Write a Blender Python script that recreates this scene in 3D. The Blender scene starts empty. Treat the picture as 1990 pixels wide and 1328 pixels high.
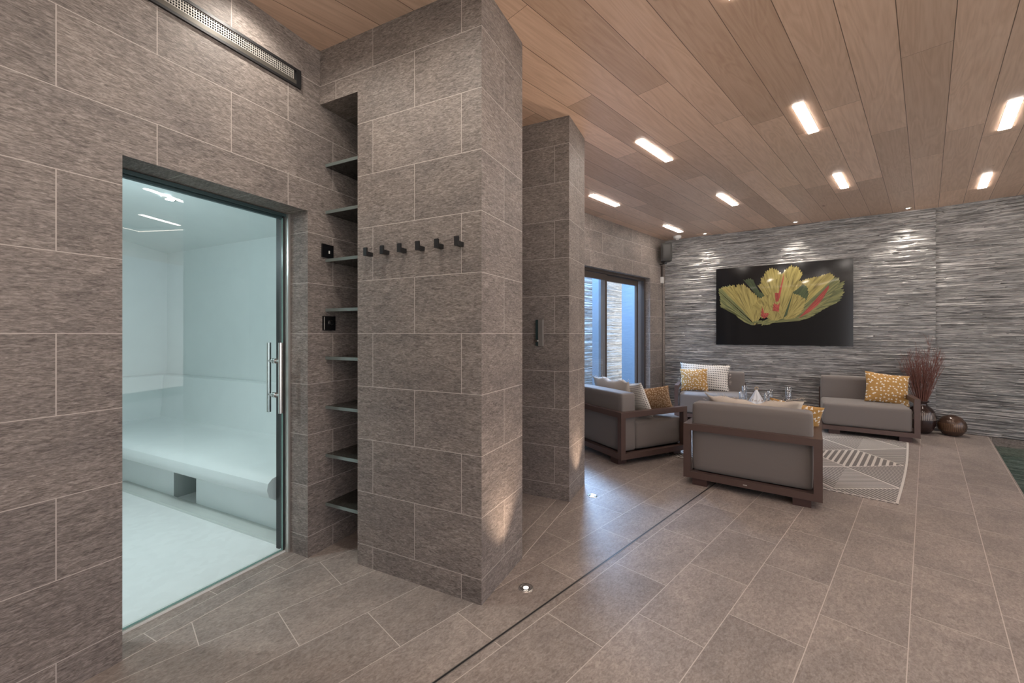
import bpy, bmesh, math, random
import numpy as np
from mathutils import Vector, Matrix

random.seed(7)
SC = bpy.context.scene
COL = SC.collection
R = math.radians
TH = R(45.2)          # camera heading against the floor seams
AA = R(19.1)          # heading of the steam wall and piers
CZ = 1.345
HC = 3.087

# ------------------------------------------------------------------ camera
cam_data = bpy.data.cameras.new('camera')
cam = bpy.data.objects.new('camera', cam_data)
COL.objects.link(cam)
cam.location = (0, 0, CZ)
cam.rotation_euler = (R(90), 0, TH)
cam_data.sensor_width = 36
cam_data.lens = 36 * 800 / 1990
cam_data.shift_y = -15.5 / 1990
cam_data.clip_start = 0.02
SC.camera = cam

# ------------------------------------------------------------------ world, exposure
w = bpy.data.worlds.new('world')
SC.world = w
w.use_nodes = True
_n, _l = w.node_tree.nodes, w.node_tree.links
_bg = _n['Background']
_tc = _n.new('ShaderNodeTexCoord'); _sx = _n.new('ShaderNodeSeparateXYZ'); _rp = _n.new('ShaderNodeValToRGB')
_l.new(_tc.outputs['Generated'], _sx.inputs[0]); _l.new(_sx.outputs[2], _rp.inputs[0])
_mr = _n.new('ShaderNodeMapRange'); _mr.inputs[1].default_value = -0.25; _mr.inputs[2].default_value = 0.25
_l.new(_sx.outputs[2], _mr.inputs[0]); _l.new(_mr.outputs[0], _rp.inputs[0])
_rp.color_ramp.elements[0].color = (1.22, 1.10, 1.02, 1)      # warm lower half, added to brighten the ceiling
_rp.color_ramp.elements[1].color = (0.40, 0.46, 0.56, 1)     # overcast sky
_l.new(_rp.outputs[0], _bg.inputs[0])
_bg.inputs[1].default_value = 2.35
SC.view_settings.view_transform = 'Standard'
SC.view_settings.look = 'None'
SC.view_settings.gamma = 1
SC.view_settings.use_curve_mapping = False
SC.view_settings.exposure = 0.43
SC.cycles.use_denoising = True
SC.cycles.max_bounces = 10
SC.cycles.diffuse_bounces = 6
SC.cycles.transparent_max_bounces = 12
SC.cycles.caustics_reflective = False
SC.cycles.caustics_refractive = False
SC.cycles.sample_clamp_indirect = 6


def lamp(name, kind, loc, energy, color=(1, 1, 1), parent=None, rot=(0, 0, 0), **kw):
    d = bpy.data.lights.new(name, kind)
    d.energy = energy
    d.color = color
    for k, v in kw.items():
        setattr(d, k, v)
    o = bpy.data.objects.new(name, d)
    COL.objects.link(o)
    o.location = loc
    o.rotation_euler = rot
    if parent:
        o.parent = parent
    return o


# skylight falling into the courtyard outside the sliding door
lamp('courtyard_skylight', 'AREA', (-4.6, 5.8, 3.6), 260, (0.26, 0.55, 1.0), size=1.8, shape='RECTANGLE', size_y=4.0)
lamp('courtyard_sky_side', 'AREA', (-5.2, 7.0, 3.9), 520, (0.42, 0.64, 1.0), rot=(Vector((3.2, -3.0, -3.6)).to_track_quat('-Z', 'Y').to_euler()), size=1.0)


# ------------------------------------------------------------------ helpers
def rot2(x, y, a):
    return x * math.cos(a) - y * math.sin(a), x * math.sin(a) + y * math.cos(a)


def AW(x, y):           # steam-wall frame -> world
    return rot2(x, y, AA)


def lin(c):
    return tuple((v / 255 / 12.92) if v / 255 <= 0.04045 else ((v / 255 + 0.055) / 1.055) ** 2.4 for v in c)


class MB:
    def __init__(s):
        s.v = []; s.f = []; s.m = []; s.uv = []

    def face(s, pts, m=0, uv=None):
        i = len(s.v)
        s.v += [tuple(p) for p in pts]
        s.f.append(tuple(range(i, i + len(pts))))
        s.m.append(m)
        if uv is None:
            a, b, c = Vector(pts[0]), Vector(pts[1]), Vector(pts[2])
            n = (b - a).cross(c - b)
            if abs(n.z) >= max(abs(n.x), abs(n.y)):
                uv = [(p[0], p[1]) for p in pts]
            elif abs(n.x) > abs(n.y):
                uv = [(p[1], p[2]) for p in pts]
            else:
                uv = [(p[0], p[2]) for p in pts]
        s.uv.append(uv)

    def box(s, x0, x1, y0, y1, z0, z1, m=0, skip=''):
        P = [(x0, y0, z0), (x1, y0, z0), (x1, y1, z0), (x0, y1, z0), (x0, y0, z1), (x1, y0, z1), (x1, y1, z1), (x0, y1, z1)]
        F = dict(b=(3, 2, 1, 0), t=(4, 5, 6, 7), f=(0, 1, 5, 4), r=(1, 2, 6, 5), k=(2, 3, 7, 6), l=(3, 0, 4, 7))
        for k, q in F.items():
            if k not in skip:
                s.face([P[i] for i in q], m)

    def prism(s, poly, z0, z1, m=0):
        n = len(poly)
        s.face([(x, y, z1) for x, y in poly], m)
        s.face([(x, y, z0) for x, y in reversed(poly)], m)
        for i in range(n):
            a, b = poly[i], poly[(i + 1) % n]
            s.face([(a[0], a[1], z0), (b[0], b[1], z0), (b[0], b[1], z1), (a[0], a[1], z1)], m)

    def lathe(s, prof, n=32, cx=0, cy=0, m=0, rib=0, ribn=0, ribz=None):
        base = len(s.v)
        for r, z in prof:
            for k in range(n):
                a = 2 * math.pi * k / n
                rr = r
                if rib and (ribz is None or ribz[0] < z < ribz[1]):
                    rr = r * (1 + rib * (1 if (k % 2) else -1))
                s.v.append((cx + rr * math.cos(a), cy + rr * math.sin(a), z))
        for j in range(len(prof) - 1):
            for k in range(n):
                k2 = (k + 1) % n
                q = (base + j * n + k, base + j * n + k2, base + (j + 1) * n + k2, base + (j + 1) * n + k)
                zc = (prof[j][1] + prof[j + 1][1]) / 2
                s.f.append(q); s.m.append(m + (1 if (rib and ribz[0] < zc < ribz[1] and k % 2) else 0))
                s.uv.append([(k / n, j), ((k + 1) / n, j), ((k + 1) / n, j + 1), (k / n, j + 1)])

    def tube(s, pts, rad, n=8, m=0, caps=True):
        base = len(s.v)
        pts = [Vector(p) for p in pts]
        rads = rad if isinstance(rad, (list, tuple)) else [rad] * len(pts)
        up = None
        for i, p in enumerate(pts):
            t = (pts[min(i + 1, len(pts) - 1)] - pts[max(i - 1, 0)]).normalized()
            if up is None:
                up = Vector((0, 0, 1)) if abs(t.z) < 0.9 else Vector((1, 0, 0))
            a = t.cross(up).normalized(); b = a.cross(t).normalized(); up = b
            for k in range(n):
                an = 2 * math.pi * k / n
                s.v.append(tuple(p + a * rads[i] * math.cos(an) + b * rads[i] * math.sin(an)))
        for j in range(len(pts) - 1):
            for k in range(n):
                k2 = (k + 1) % n
                s.f.append((base + j * n + k2, base + j * n + k, base + (j + 1) * n + k, base + (j + 1) * n + k2)); s.m.append(m)
                s.uv.append([(0, 0), (1, 0), (1, 1), (0, 1)])
        if caps:
            for q in (tuple(base + k for k in range(n)), tuple(base + (len(pts) - 1) * n + k for k in reversed(range(n)))):
                s.f.append(q); s.m.append(m); s.uv.append([(0, 0)] * n)

    def build(s, name, mats, parent=None, loc=(0, 0, 0), rz=0, rot=None, smooth=False, bevel=0, uvf=None, weld=False, subsurf=0):
        me = bpy.data.meshes.new(name)
        me.from_pydata(s.v, [], s.f)
        if not isinstance(mats, (list, tuple)):
            mats = [mats]
        for mt in mats:
            me.materials.append(mt)
        me.polygons.foreach_set('material_index', s.m)
        ul = me.uv_layers.new(name='UVMap')
        flat = []
        for q, uv in zip(s.f, s.uv):
            for (u, v_) in uv:
                if uvf:
                    u, v_ = uvf(u, v_)
                flat += [u, v_]
        ul.data.foreach_set('uv', flat)
        if weld:
            bm = bmesh.new(); bm.from_mesh(me)
            bmesh.ops.remove_doubles(bm, verts=bm.verts, dist=1e-5)
            bmesh.ops.recalc_face_normals(bm, faces=bm.faces)
            bm.to_mesh(me); bm.free()
        if smooth:
            me.polygons.foreach_set('use_smooth', [True] * len(me.polygons))
        me.update()
        o = bpy.data.objects.new(name, me)
        COL.objects.link(o)
        o.location = loc
        o.rotation_euler = rot if rot else (0, 0, rz)
        if parent:
            o.parent = parent
        if bevel:
            b = o.modifiers.new('bevel', 'BEVEL'); b.width = bevel; b.segments = 3; b.limit_method = 'ANGLE'
            if smooth:
                pass
        if subsurf:
            b = o.modifiers.new('subsurf', 'SUBSURF'); b.levels = subsurf; b.render_levels = subsurf
        return o


def tag(o, label=None, cat=None, group=None, kind=None):
    if label: o['label'] = label
    if cat: o['category'] = cat
    if group: o['group'] = group
    if kind: o['kind'] = kind
    return o


def struct(o, label=None, cat='wall'):
    o['kind'] = 'structure'
    if label: o['label'] = label
    if cat: o['category'] = cat
    return o


def empty(name, loc, rz=0, label=None, cat=None, group=None, kind=None):
    o = bpy.data.objects.new(name, None)
    COL.objects.link(o)
    o.location = loc; o.rotation_euler = (0, 0, rz)
    o.empty_display_size = 0.1
    return tag(o, label, cat, group, kind)


def copy_tree(o, parent=None):
    c = o.copy(); COL.objects.link(c)
    if parent: c.parent = parent
    for ch in list(o.children):
        copy_tree(ch, c)
    return c


def relocal(o, mat):
    o.matrix_world = mat


# ------------------------------------------------------------------ materials
class NT:
    def __init__(s, name):
        s.mat = bpy.data.materials.new(name); s.mat.use_nodes = True
        s.nt = s.mat.node_tree; s.n = s.nt.nodes; s.l = s.nt.links
        s.bsdf = s.n['Principled BSDF']; s.out = s.n['Material Output']

    def new(s, t, **kw):
        nd = s.n.new('ShaderNode' + t)
        for k, v in kw.items():
            setattr(nd, k, v)
        return nd

    def set(s, sock, v):
        if hasattr(v, 'is_output') or isinstance(v, bpy.types.NodeSocket):
            s.l.new(v, sock)
        elif isinstance(v, (tuple, list)) and len(v) == 3 and sock.type == 'RGBA':
            sock.default_value = (*v, 1)
        else:
            sock.default_value = v

    def math(s, op, a, b=0.0, c=None):
        nd = s.new('Math', operation=op)
        s.set(nd.inputs[0], a); s.set(nd.inputs[1], b)
        if c is not None: s.set(nd.inputs[2], c)
        return nd.outputs[0]

    def mix(s, f, a, b, mode='MIX'):
        nd = s.new('Mix', data_type='RGBA', blend_type=mode)
        s.set(nd.inputs[0], f); s.set(nd.inputs[6], a); s.set(nd.inputs[7], b)
        return nd.outputs[2]

    def coord(s, kind='Object'):
        return s.new('TexCoord').outputs[kind]

    def mapping(s, vec, scale=(1, 1, 1), rot=(0, 0, 0), loc=(0, 0, 0)):
        nd = s.new('Mapping'); s.l.new(vec, nd.inputs[0])
        nd.inputs['Scale'].default_value = scale; nd.inputs['Rotation'].default_value = rot; nd.inputs['Location'].default_value = loc
        return nd.outputs[0]

    def noise(s, vec, scale=5, detail=4, rough=0.55, dist=0.0, out='Fac'):
        nd = s.new('TexNoise'); s.l.new(vec, nd.inputs['Vector'])
        nd.inputs['Scale'].default_value = scale; nd.inputs['Detail'].default_value = detail
        nd.inputs['Roughness'].default_value = rough; nd.inputs['Distortion'].default_value = dist
        return nd.outputs[out]

    def ramp(s, f, stops):
        nd = s.new('ValToRGB'); s.l.new(f, nd.inputs[0])
        el = nd.color_ramp.elements
        while len(el) < len(stops): el.new(0.5)
        for e, (p, c) in zip(el, stops):
            e.position = p; e.color = (*c, 1) if len(c) == 3 else c
        return nd.outputs[0]

    def bump(s, h, strength=0.3, dist=0.01):
        nd = s.new('Bump'); s.l.new(h, nd.inputs['Height'])
        nd.inputs['Strength'].default_value = strength; nd.inputs['Distance'].default_value = dist
        s.l.new(nd.outputs[0], s.bsdf.inputs['Normal'])

    def P(s, **kw):
        names = dict(color='Base Color', rough='Roughness', metal='Metallic', spec='Specular IOR Level', coat='Coat Weight', coatr='Coat Roughness', sheen='Sheen Weight', trans='Transmission Weight', emc='Emission Color', ems='Emission Strength', ior='IOR')
        for k, v in kw.items():
            s.set(s.bsdf.inputs[names[k]], v)
        return s


def plain(name, color, rough=0.5, metal=0.0, spec=0.5, noise=0.0, nscale=20, **kw):
    t = NT(name)
    if noise:
        n = t.noise(t.coord(), nscale, 3)
        c = t.mix(n, tuple(v * (1 - noise) for v in color), tuple(min(1, v * (1 + noise)) for v in color))
        t.P(color=c)
    else:
        t.P(color=color)
    t.P(rough=rough, metal=metal, spec=spec, **kw)
    return t.mat


def tile_mat(name, base, dark, light, grout, streak=(3, 3, 1), mortar=0.0018, swap=False, rough=0.55, bumpk=0.35, iso=False):
    t = NT(name)
    uv = t.coord('UV')
    vec = uv
    if swap:
        sx = t.new('SeparateXYZ'); t.l.new(uv, sx.inputs[0])
        cb = t.new('CombineXYZ'); t.l.new(sx.outputs[1], cb.inputs[0]); t.l.new(sx.outputs[0], cb.inputs[1])
        vec = cb.outputs[0]
    br = t.new('TexBrick', offset=0.5, offset_frequency=2)
    t.l.new(vec, br.inputs['Vector'])
    br.inputs['Color1'].default_value = (0.35, 0.35, 0.35, 1); br.inputs['Color2'].default_value = (0.65, 0.65, 0.65, 1)
    br.inputs['Scale'].default_value = 1; br.inputs['Mortar Size'].default_value = mortar
    br.inputs['Mortar Smooth'].default_value = 0.1; br.inputs['Bias'].default_value = 0
    br.inputs['Brick Width'].default_value = 0.61; br.inputs['Row Height'].default_value = 0.305
    # shift the veining per tile
    add = t.new('VectorMath', operation='MULTIPLY_ADD')
    t.l.new(br.outputs['Color'], add.inputs[0]); add.inputs[1].default_value = (17, 31, 7); t.l.new(vec, add.inputs[2])
    if iso:
        v1 = t.mapping(add.outputs[0], (34, 62, 30)); v2 = t.mapping(add.outputs[0], (80, 130, 60)); v3 = t.mapping(add.outputs[0], (3.2, 4.2, 3))
        a = t.noise(v1, 1, 5, 0.62, 0.9); b = t.noise(v2, 1, 3, 0.6, 0.5)
    else:
        v1 = t.mapping(add.outputs[0], (22, 95, 30)); v2 = t.mapping(add.outputs[0], (55, 210, 60)); v3 = t.mapping(add.outputs[0], (3.0, 5.5, 3))
        a = t.noise(v1, 1, 5, 0.62, 1.4); b = t.noise(v2, 1, 3, 0.6, 0.6)
    c = t.noise(v3, 1, 4, 0.6, 0.4)
    f = t.math('ADD', t.math('MULTIPLY', a, 0.6), t.math('MULTIPLY', b, 0.4))
    col = t.ramp(f, [(0.36, dark), (0.5, base), (0.64, light)])
    big = t.ramp(c, [(0.3, (0.80, 0.80, 0.81)), (0.7, (1.16, 1.15, 1.13))])
    col = t.mix(1.0, col, big, 'MULTIPLY')
    ton = t.ramp(br.outputs['Color'], [(0.35, (0.93, 0.93, 0.93)), (0.65, (1.07, 1.07, 1.07))])
    col = t.mix(1.0, col, ton, 'MULTIPLY')
    col = t.mix(br.outputs['Fac'], col, grout)
    t.P(color=col, rough=rough, spec=0.35)
    h = t.math('SUBTRACT', f, t.math('MULTIPLY', br.outputs['Fac'], 0.5))
    t.bump(h, bumpk, 0.006)
    return t.mat


WT_B, WT_D, WT_L = (0.200, 0.170, 0.153), (0.098, 0.081, 0.072), (0.335, 0.292, 0.265)
M = {}
M['wall_tile'] = tile_mat('wall_tile', WT_B, WT_D, WT_L, (0.47, 0.41, 0.37))
M['floor_tile'] = tile_mat('floor_tile', (0.292, 0.248, 0.224), (0.205, 0.172, 0.155), (0.385, 0.332, 0.303), (0.56, 0.49, 0.45), swap=True, rough=0.42, bumpk=0.16, iso=True, mortar=0.0019)
M['floor_tile_a'] = tile_mat('floor_tile_recess', (0.292, 0.248, 0.224), (0.205, 0.172, 0.155), (0.385, 0.332, 0.303), (0.56, 0.49, 0.45), swap=True, rough=0.42, bumpk=0.16, iso=True, mortar=0.0019)


def wood_ceiling():
    t = NT('wood_planks')
    co = t.coord('Object')
    sx = t.new('SeparateXYZ'); t.l.new(co, sx.inputs[0])
    W, L = 0.229, 2.15
    rx = t.math('DIVIDE', t.math('ADD', sx.outputs[0], 0.1145 + 40 * W), W)
    row = t.math('FLOOR', rx)
    fx = t.math('SUBTRACT', rx, row)
    wn = t.new('TexWhiteNoise', noise_dimensions='1D'); t.l.new(row, wn.inputs['W'])
    ry = t.math('ADD', t.math('DIVIDE', t.math('ADD', sx.outputs[1], 40), L), t.math('MULTIPLY', wn.outputs[0], 5.0))
    cell = t.math('FLOOR', ry)
    fy = t.math('SUBTRACT', ry, cell)
    cb = t.new('CombineXYZ'); t.l.new(row, cb.inputs[0]); t.l.new(cell, cb.inputs[1])
    w2 = t.new('TexWhiteNoise', noise_dimensions='3D'); t.l.new(cb.outputs[0], w2.inputs['Vector'])
    gapx = t.math('LESS_THAN', t.math('MINIMUM', fx, t.math('SUBTRACT', 1.0, fx)), 0.0085)
    gapy = t.math('LESS_THAN', fy, 0.0012)
    gap = t.math('MAXIMUM', gapx, gapy)
    ad = t.new('VectorMath', operation='MULTIPLY_ADD')
    t.l.new(w2.outputs['Color'], ad.inputs[0]); ad.inputs[1].default_value = (9, 23, 5); t.l.new(co, ad.inputs[2])
    g1 = t.noise(t.mapping(ad.outputs[0], (60, 2.4, 1)), 1, 4, 0.6, 0.3)
    lo = t.noise(t.mapping(ad.outputs[0], (6.5, 0.75, 1)), 1, 2, 0.5, 1.2)
    rings = t.math('FRACT', t.math('MULTIPLY', lo, 9.0))
    rings = t.math('ABSOLUTE', t.math('SUBTRACT', rings, 0.5))
    rings = t.math('MULTIPLY', rings, 2.0)
    knot = t.new('TexVoronoi', feature='F1'); t.l.new(t.mapping(ad.outputs[0], (3.2, 1.3, 1)), knot.inputs['Vector']); knot.inputs['Scale'].default_value = 1
    kn = t.ramp(knot.outputs['Distance'], [(0.02, (0.38, 0.3, 0.26)), (0.075, (1, 1, 1))])
    f = t.math('ADD', t.math('MULTIPLY', g1, 0.72), t.math('MULTIPLY', rings, 0.20))
    col = t.ramp(f, [(0.15, (0.50, 0.335, 0.24)), (0.5, (0.63, 0.445, 0.335)), (0.85, (0.72, 0.535, 0.42))])
    ton = t.ramp(w2.outputs['Value'], [(0.0, (0.80, 0.78, 0.76)), (0.5, (0.98, 0.97, 0.96)), (1.0, (1.18, 1.17, 1.16))])
    col = t.mix(1.0, col, ton, 'MULTIPLY')
    col = t.mix(1.0, col, kn, 'MULTIPLY')
    col = t.mix(gap, col, (0.14, 0.09, 0.065))
    t.P(color=col, rough=0.38, spec=0.4)
    t.bump(t.math('SUBTRACT', t.math('MULTIPLY', f, 0.2), gap), 0.25, 0.003)
    return t.mat


M['wood'] = wood_ceiling()


def stone_mat(name, c0, c1, c2):
    t = NT(name)
    co = t.coord('Object')
    a = t.noise(t.mapping(co, (3.4, 40, 68)), 1, 5, 0.68, 1.1)
    b = t.noise(t.mapping(co, (1.6, 5, 9)), 1, 4, 0.6, 0.3)
    f = t.math('ADD', t.math('MULTIPLY', a, 0.82), t.math('MULTIPLY', b, 0.18))
    col = t.ramp(f, [(0.38, c0), (0.5, c1), (0.60, c2)])
    t.P(color=col, rough=0.62, spec=0.4)
    n = t.noise(t.mapping(co, (25, 60, 240)), 1, 4, 0.7, 0.4)
    t.bump(n, 0.6, 0.006)
    return t.mat


M['stone'] = stone_mat('ledger_stone', (0.080, 0.077, 0.076), (0.31, 0.297, 0.288), (0.60, 0.575, 0.555))  # stone's own streaks, contrast widened to stand in for shade in the relief
M['stone_out'] = stone_mat('courtyard_stone', (0.25, 0.25, 0.25), (0.48, 0.48, 0.47), (0.75, 0.75, 0.73))
M['steam'] = plain('steam_plaster', (0.74, 0.77, 0.76), 0.45, noise=0.04, nscale=6)


def steam_floor():
    t = NT('steam_mosaic')
    co = t.coord('Object')
    v = t.new('TexVoronoi', feature='F1'); t.l.new(t.mapping(co, (22, 22, 22)), v.inputs['Vector']); v.inputs['Scale'].default_value = 1
    col = t.mix(v.outputs['Color'], (0.84, 0.84, 0.83), (0.90, 0.90, 0.89))
    t.P(color=col, rough=0.35)
    return t.mat


M['steam_floor'] = steam_floor()
M['black'] = plain('matte_black_metal', (0.012, 0.012, 0.013), 0.45, 0.0, 0.5)
M['black_gloss'] = plain('black_glass_plate', (0.008, 0.008, 0.009), 0.12, 0, 0.5)
M['chrome'] = plain('brushed_steel', (0.62, 0.61, 0.59), 0.22, 1.0)
M['alu'] = plain('anodised_aluminium', (0.62, 0.60, 0.57), 0.32, 0.85)
M['bronze'] = plain('dark_bronze_aluminium', (0.075, 0.058, 0.050), 0.38, 0.3)
M['mesh_metal'] = plain('grille_metal', (0.55, 0.52, 0.48), 0.4, 0.4)
M['frame_dark'] = plain('dark_teal_metal', (0.05, 0.085, 0.09), 0.35, 0.3)
M['shelf'] = plain('smoked_glass_shelf', (0.030, 0.030, 0.026), 0.10, 0, 0.6)
M['shelf_edge'] = plain('polished_shelf_edge', (0.17, 0.20, 0.19), 0.18, 0.2, 0.6)
M['sofa_frame'] = plain('brown_powder_coat', (0.105, 0.066, 0.056), 0.42, 0.15, 0.45, noise=0.08, nscale=30)
M['sofa_foot'] = plain('brown_wood_foot', (0.060, 0.030, 0.026), 0.5, noise=0.15, nscale=30)
M['white_plastic'] = plain('white_plastic', (0.72, 0.70, 0.67), 0.4)
M['speaker'] = plain('speaker_grille_cloth', (0.018, 0.016, 0.014), 0.6, noise=0.2, nscale=200)
M['pot'] = plain('bronze_glazed_ceramic', (0.085, 0.050, 0.036), 0.22, 0.25, 0.6, noise=0.3, nscale=14)
M['vase'] = plain('dark_glazed_ceramic', (0.035, 0.020, 0.018), 0.15, 0.2, 0.6, noise=0.4, nscale=9)
M['pot_line'] = plain('carved_bronze_line', (0.20, 0.115, 0.065), 0.35, 0.3)
M['pot_cut'] = plain('carved_pale_glaze', (0.30, 0.25, 0.21), 0.4)
M['twig'] = plain('dry_red_twig', (0.185, 0.075, 0.058), 0.6, noise=0.35, nscale=40)
M['mortar'] = plain('grey_silicone', (0.3, 0.27, 0.25), 0.6)


def fabric(name, col, k=0.12):
    t = NT(name)
    co = t.coord('Object')
    n = t.noise(t.mapping(co, (400, 400, 400)), 1, 2, 0.6)
    b = t.noise(co, 5, 3, 0.5)
    c = t.mix(n, tuple(v * (1 - k) for v in col), tuple(v * (1 + k) for v in col))
    t.P(color=c, rough=0.8, spec=0.2, sheen=0.15)
    h = t.math('ADD', t.math('MULTIPLY', n, 0.1), b)
    t.bump(h, 0.25, 0.012)
    return t.mat


M['cushion'] = fabric('taupe_outdoor_fabric', (0.185, 0.162, 0.149))
M['cream'] = fabric('cream_linen', (0.55, 0.48, 0.41))
M['cloth'] = fabric('white_cotton', (0.75, 0.76, 0.78))


def blossom_mat(name, ground, scale, thr, white=(0.80, 0.74, 0.66)):
    t = NT(name)
    uv = t.coord('UV')
    v = t.new('TexVoronoi', feature='F1', voronoi_dimensions='2D'); t.l.new(uv, v.inputs['Vector']); v.inputs['Scale'].default_value = scale
    v.inputs['Randomness'].default_value = 0.75
    # three petals around each seed
    sub = t.new('VectorMath', operation='SUBTRACT'); t.l.new(t.mapping(uv, (scale, scale, scale)), sub.inputs[0])
    ps = t.mapping(v.outputs['Position'], (1, 1, 1)); t.l.new(t.mapping(v.outputs['Position'], (scale, scale, scale)), sub.inputs[1])
    sx = t.new('SeparateXYZ'); t.l.new(sub.outputs[0], sx.inputs[0])
    ang = t.math('ARCTAN2', sx.outputs[1], sx.outputs[0])
    sc = t.new('SeparateColor'); t.l.new(v.outputs['Color'], sc.inputs[0])
    pet = t.math('COSINE', t.math('MULTIPLY', t.math('ADD', ang, t.math('MULTIPLY', sc.outputs[0], 6.28)), 3.0))
    r = t.math('SUBTRACT', v.outputs['Distance'], t.math('MULTIPLY', pet, 0.07))
    m = t.math('LESS_THAN', r, thr)
    n = t.noise(t.coord(), 250, 2)
    g = t.mix(n, tuple(c * 0.85 for c in ground), tuple(c * 1.15 for c in ground))
    col = t.mix(m, g, white)
    t.P(color=col, rough=0.75, spec=0.2, sheen=0.1)
    t.bump(t.noise(t.coord(), 7, 3), 0.3, 0.012)
    return t.mat


M['mustard'] = blossom_mat('mustard_blossom_print', (0.42, 0.235, 0.075), 10.5, 0.21)
M['rust'] = blossom_mat('rust_speckle_print', (0.24, 0.135, 0.065), 20.0, 0.28, (0.52, 0.38, 0.25))


def knit_mat():
    t = NT('black_and_white_knit')
    sx = t.new('SeparateXYZ'); t.l.new(t.coord('UV'), sx.inputs[0])
    n = 28.0
    a = t.math('ABSOLUTE', t.math('SUBTRACT', t.math('FRACT', t.math('MULTIPLY', sx.outputs[0], n)), 0.5))
    b = t.math('ABSOLUTE', t.math('SUBTRACT', t.math('FRACT', t.math('MULTIPLY', sx.outputs[1], n * 0.7)), 0.5))
    m = t.math('MULTIPLY', t.math('LESS_THAN', a, 0.24), t.math('LESS_THAN', b, 0.20))
    col = t.mix(m, (0.70, 0.66, 0.60), (0.03, 0.03, 0.035))
    t.P(color=col, rough=0.85, spec=0.2)
    h = t.math('SUBTRACT', 1.0, m)
    t.bump(h, 0.5, 0.01)
    return t.mat


M['knit'] = knit_mat()


def thin_glass(name, tint, refl=1.0, rough=0.0, ior=1.45):
    t = NT(name)
    tr = t.new('BsdfTransparent'); tr.inputs[0].default_value = (*tint, 1)
    gl = t.new('BsdfGlossy'); gl.inputs['Roughness'].default_value = rough; gl.inputs[0].default_value = (refl, refl, refl, 1)
    fr = t.new('Fresnel'); ge = t.new('NewGeometry')
    t.l.new(t.math('ADD', ior, t.math('MULTIPLY', ge.outputs['Backfacing'], 1 / ior - ior)), fr.inputs[0])
    mx = t.new('MixShader'); t.l.new(fr.outputs[0], mx.inputs[0]); t.l.new(tr.outputs[0], mx.inputs[1]); t.l.new(gl.outputs[0], mx.inputs[2])
    t.l.new(mx.outputs[0], t.out.inputs[0])
    return t.mat


M['steam_glass'] = thin_glass('green_tinted_glass', (0.80, 0.90, 0.925))
M['window_glass'] = thin_glass('clear_window_glass', (0.90, 0.95, 0.97))
M['clear_glass'] = thin_glass('clear_drinking_glass', (0.88, 0.91, 0.94), 1.0, 0.02, 1.9)
M['water'] = thin_glass('pool_water', (0.62, 0.86, 0.78), 1.0, 0.02, 1.33)
M['pool_tile'] = plain('green_pool_tile', (0.10, 0.145, 0.12), 0.5, noise=0.25, nscale=6)
M['glass_edge'] = plain('green_glass_edge', (0.16, 0.30, 0.27), 0.15, 0, 0.6)


def emit(name, col, s):
    t = NT(name)
    t.P(color=(0.8, 0.8, 0.8), emc=col, ems=s)
    return t.mat


STRIP_E = 34.0
M['strip'] = emit('lit_strip_diffuser', (1.0, 0.90, 0.82), STRIP_E)
M['led'] = emit('lit_led_line', (1.0, 0.84, 0.72), 16.0)
M['lens'] = emit('lit_lens', (1.0, 0.90, 0.78), 14.0)
M['lens_cool'] = emit('lit_cool_lens', (0.90, 1.0, 1.0), 30.0)

ROW = 0.3048


def wuv(s_even, pitch=0.61, z0=0.1258):
    """UV of a tiled wall: s_even is where a joint of an even course falls."""
    def f(u, v):
        return ((u - s_even) * 0.61 / pitch + 0.305 + 0.61 * 40, (v - z0) * 0.305 / ROW + 0.305 * 20)
    return f


# ------------------------------------------------------------------ floor
def floor_uv(u, v):
    return ((u + 0.055) * 0.305 / 0.3075 + 0.305 * 40, (v - 0.905) * 0.61 / 0.6125 + 0.305 + 0.61 * 20)


m = MB()
POOLX, POOLY1 = 0.573, 8.36
_a, _b = AW(-2.30, -3.2), AW(-2.30, 4.5)
m.face([(_a[0], _a[1], 0), (POOLX, -4, 0), (POOLX, POOLY1, 0), (-3.713, POOLY1, 0), (-3.713, _b[1], 0), (_b[0], _b[1], 0)])
m.face([(POOLX, -4, -0.15), (POOLX, -4, 0), (POOLX, POOLY1, 0), (POOLX, POOLY1, -0.15)])
struct(m.build('floor', M['floor_tile'], uvf=floor_uv), 'taupe porcelain tile floor running to the pool edge', 'floor')

# doorway strip and recess floor, laid square to the steam wall
m = MB(); m.box(-2.395, -2.183, 0.815, 1.676, -0.01, 0.0012)
struct(m.build('floor_doorway', M['floor_tile_a'], rz=AA, uvf=lambda u, v: ((u + 2.6) * 1.0 + 0.61 * 20, v - 1.235 + 0.305 + 0.61 * 20)), 'tile strip inside the steam room doorway', 'floor')
m = MB(); m.box(-2.183, -1.144, 2.02, 3.16, -0.01, 0.0012); m.box(-1.1405, -1.030, 2.24, 3.15, -0.01, 0.0012)
struct(m.build('floor_recess', M['floor_tile_a'], rz=AA, uvf=lambda u, v: ((u + 1.144 - 0.3) + 0.305 * 40 + 0.3, v - 2.678 + 0.305 + 0.61 * 20)), 'floor tiles of the recess between the two tiled piers', 'floor')
m = MB(); m.box(-1.032, -1.0285, 2.24, 3.15, -0.004, 0.0016); m.box(-2.1845, -2.1815, 0.815, 1.676, -0.004, 0.0016); m.box(-1.1440, -1.1405, 2.24, 3.15, -0.004, 0.0016)
struct(m.build('trim_1', plain('pale_grout', (0.56, 0.49, 0.45), 0.7), rz=AA), 'pale grout line between floor fields', 'trim')

# ------------------------------------------------------------------ ceiling
m = MB(); m.box(-3.6, 5.2, -4, 8.6, HC, HC + 0.12)
struct(m.build('ceiling', M['wood']), 'ceiling of wide brown oak planks', 'ceiling')

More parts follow.
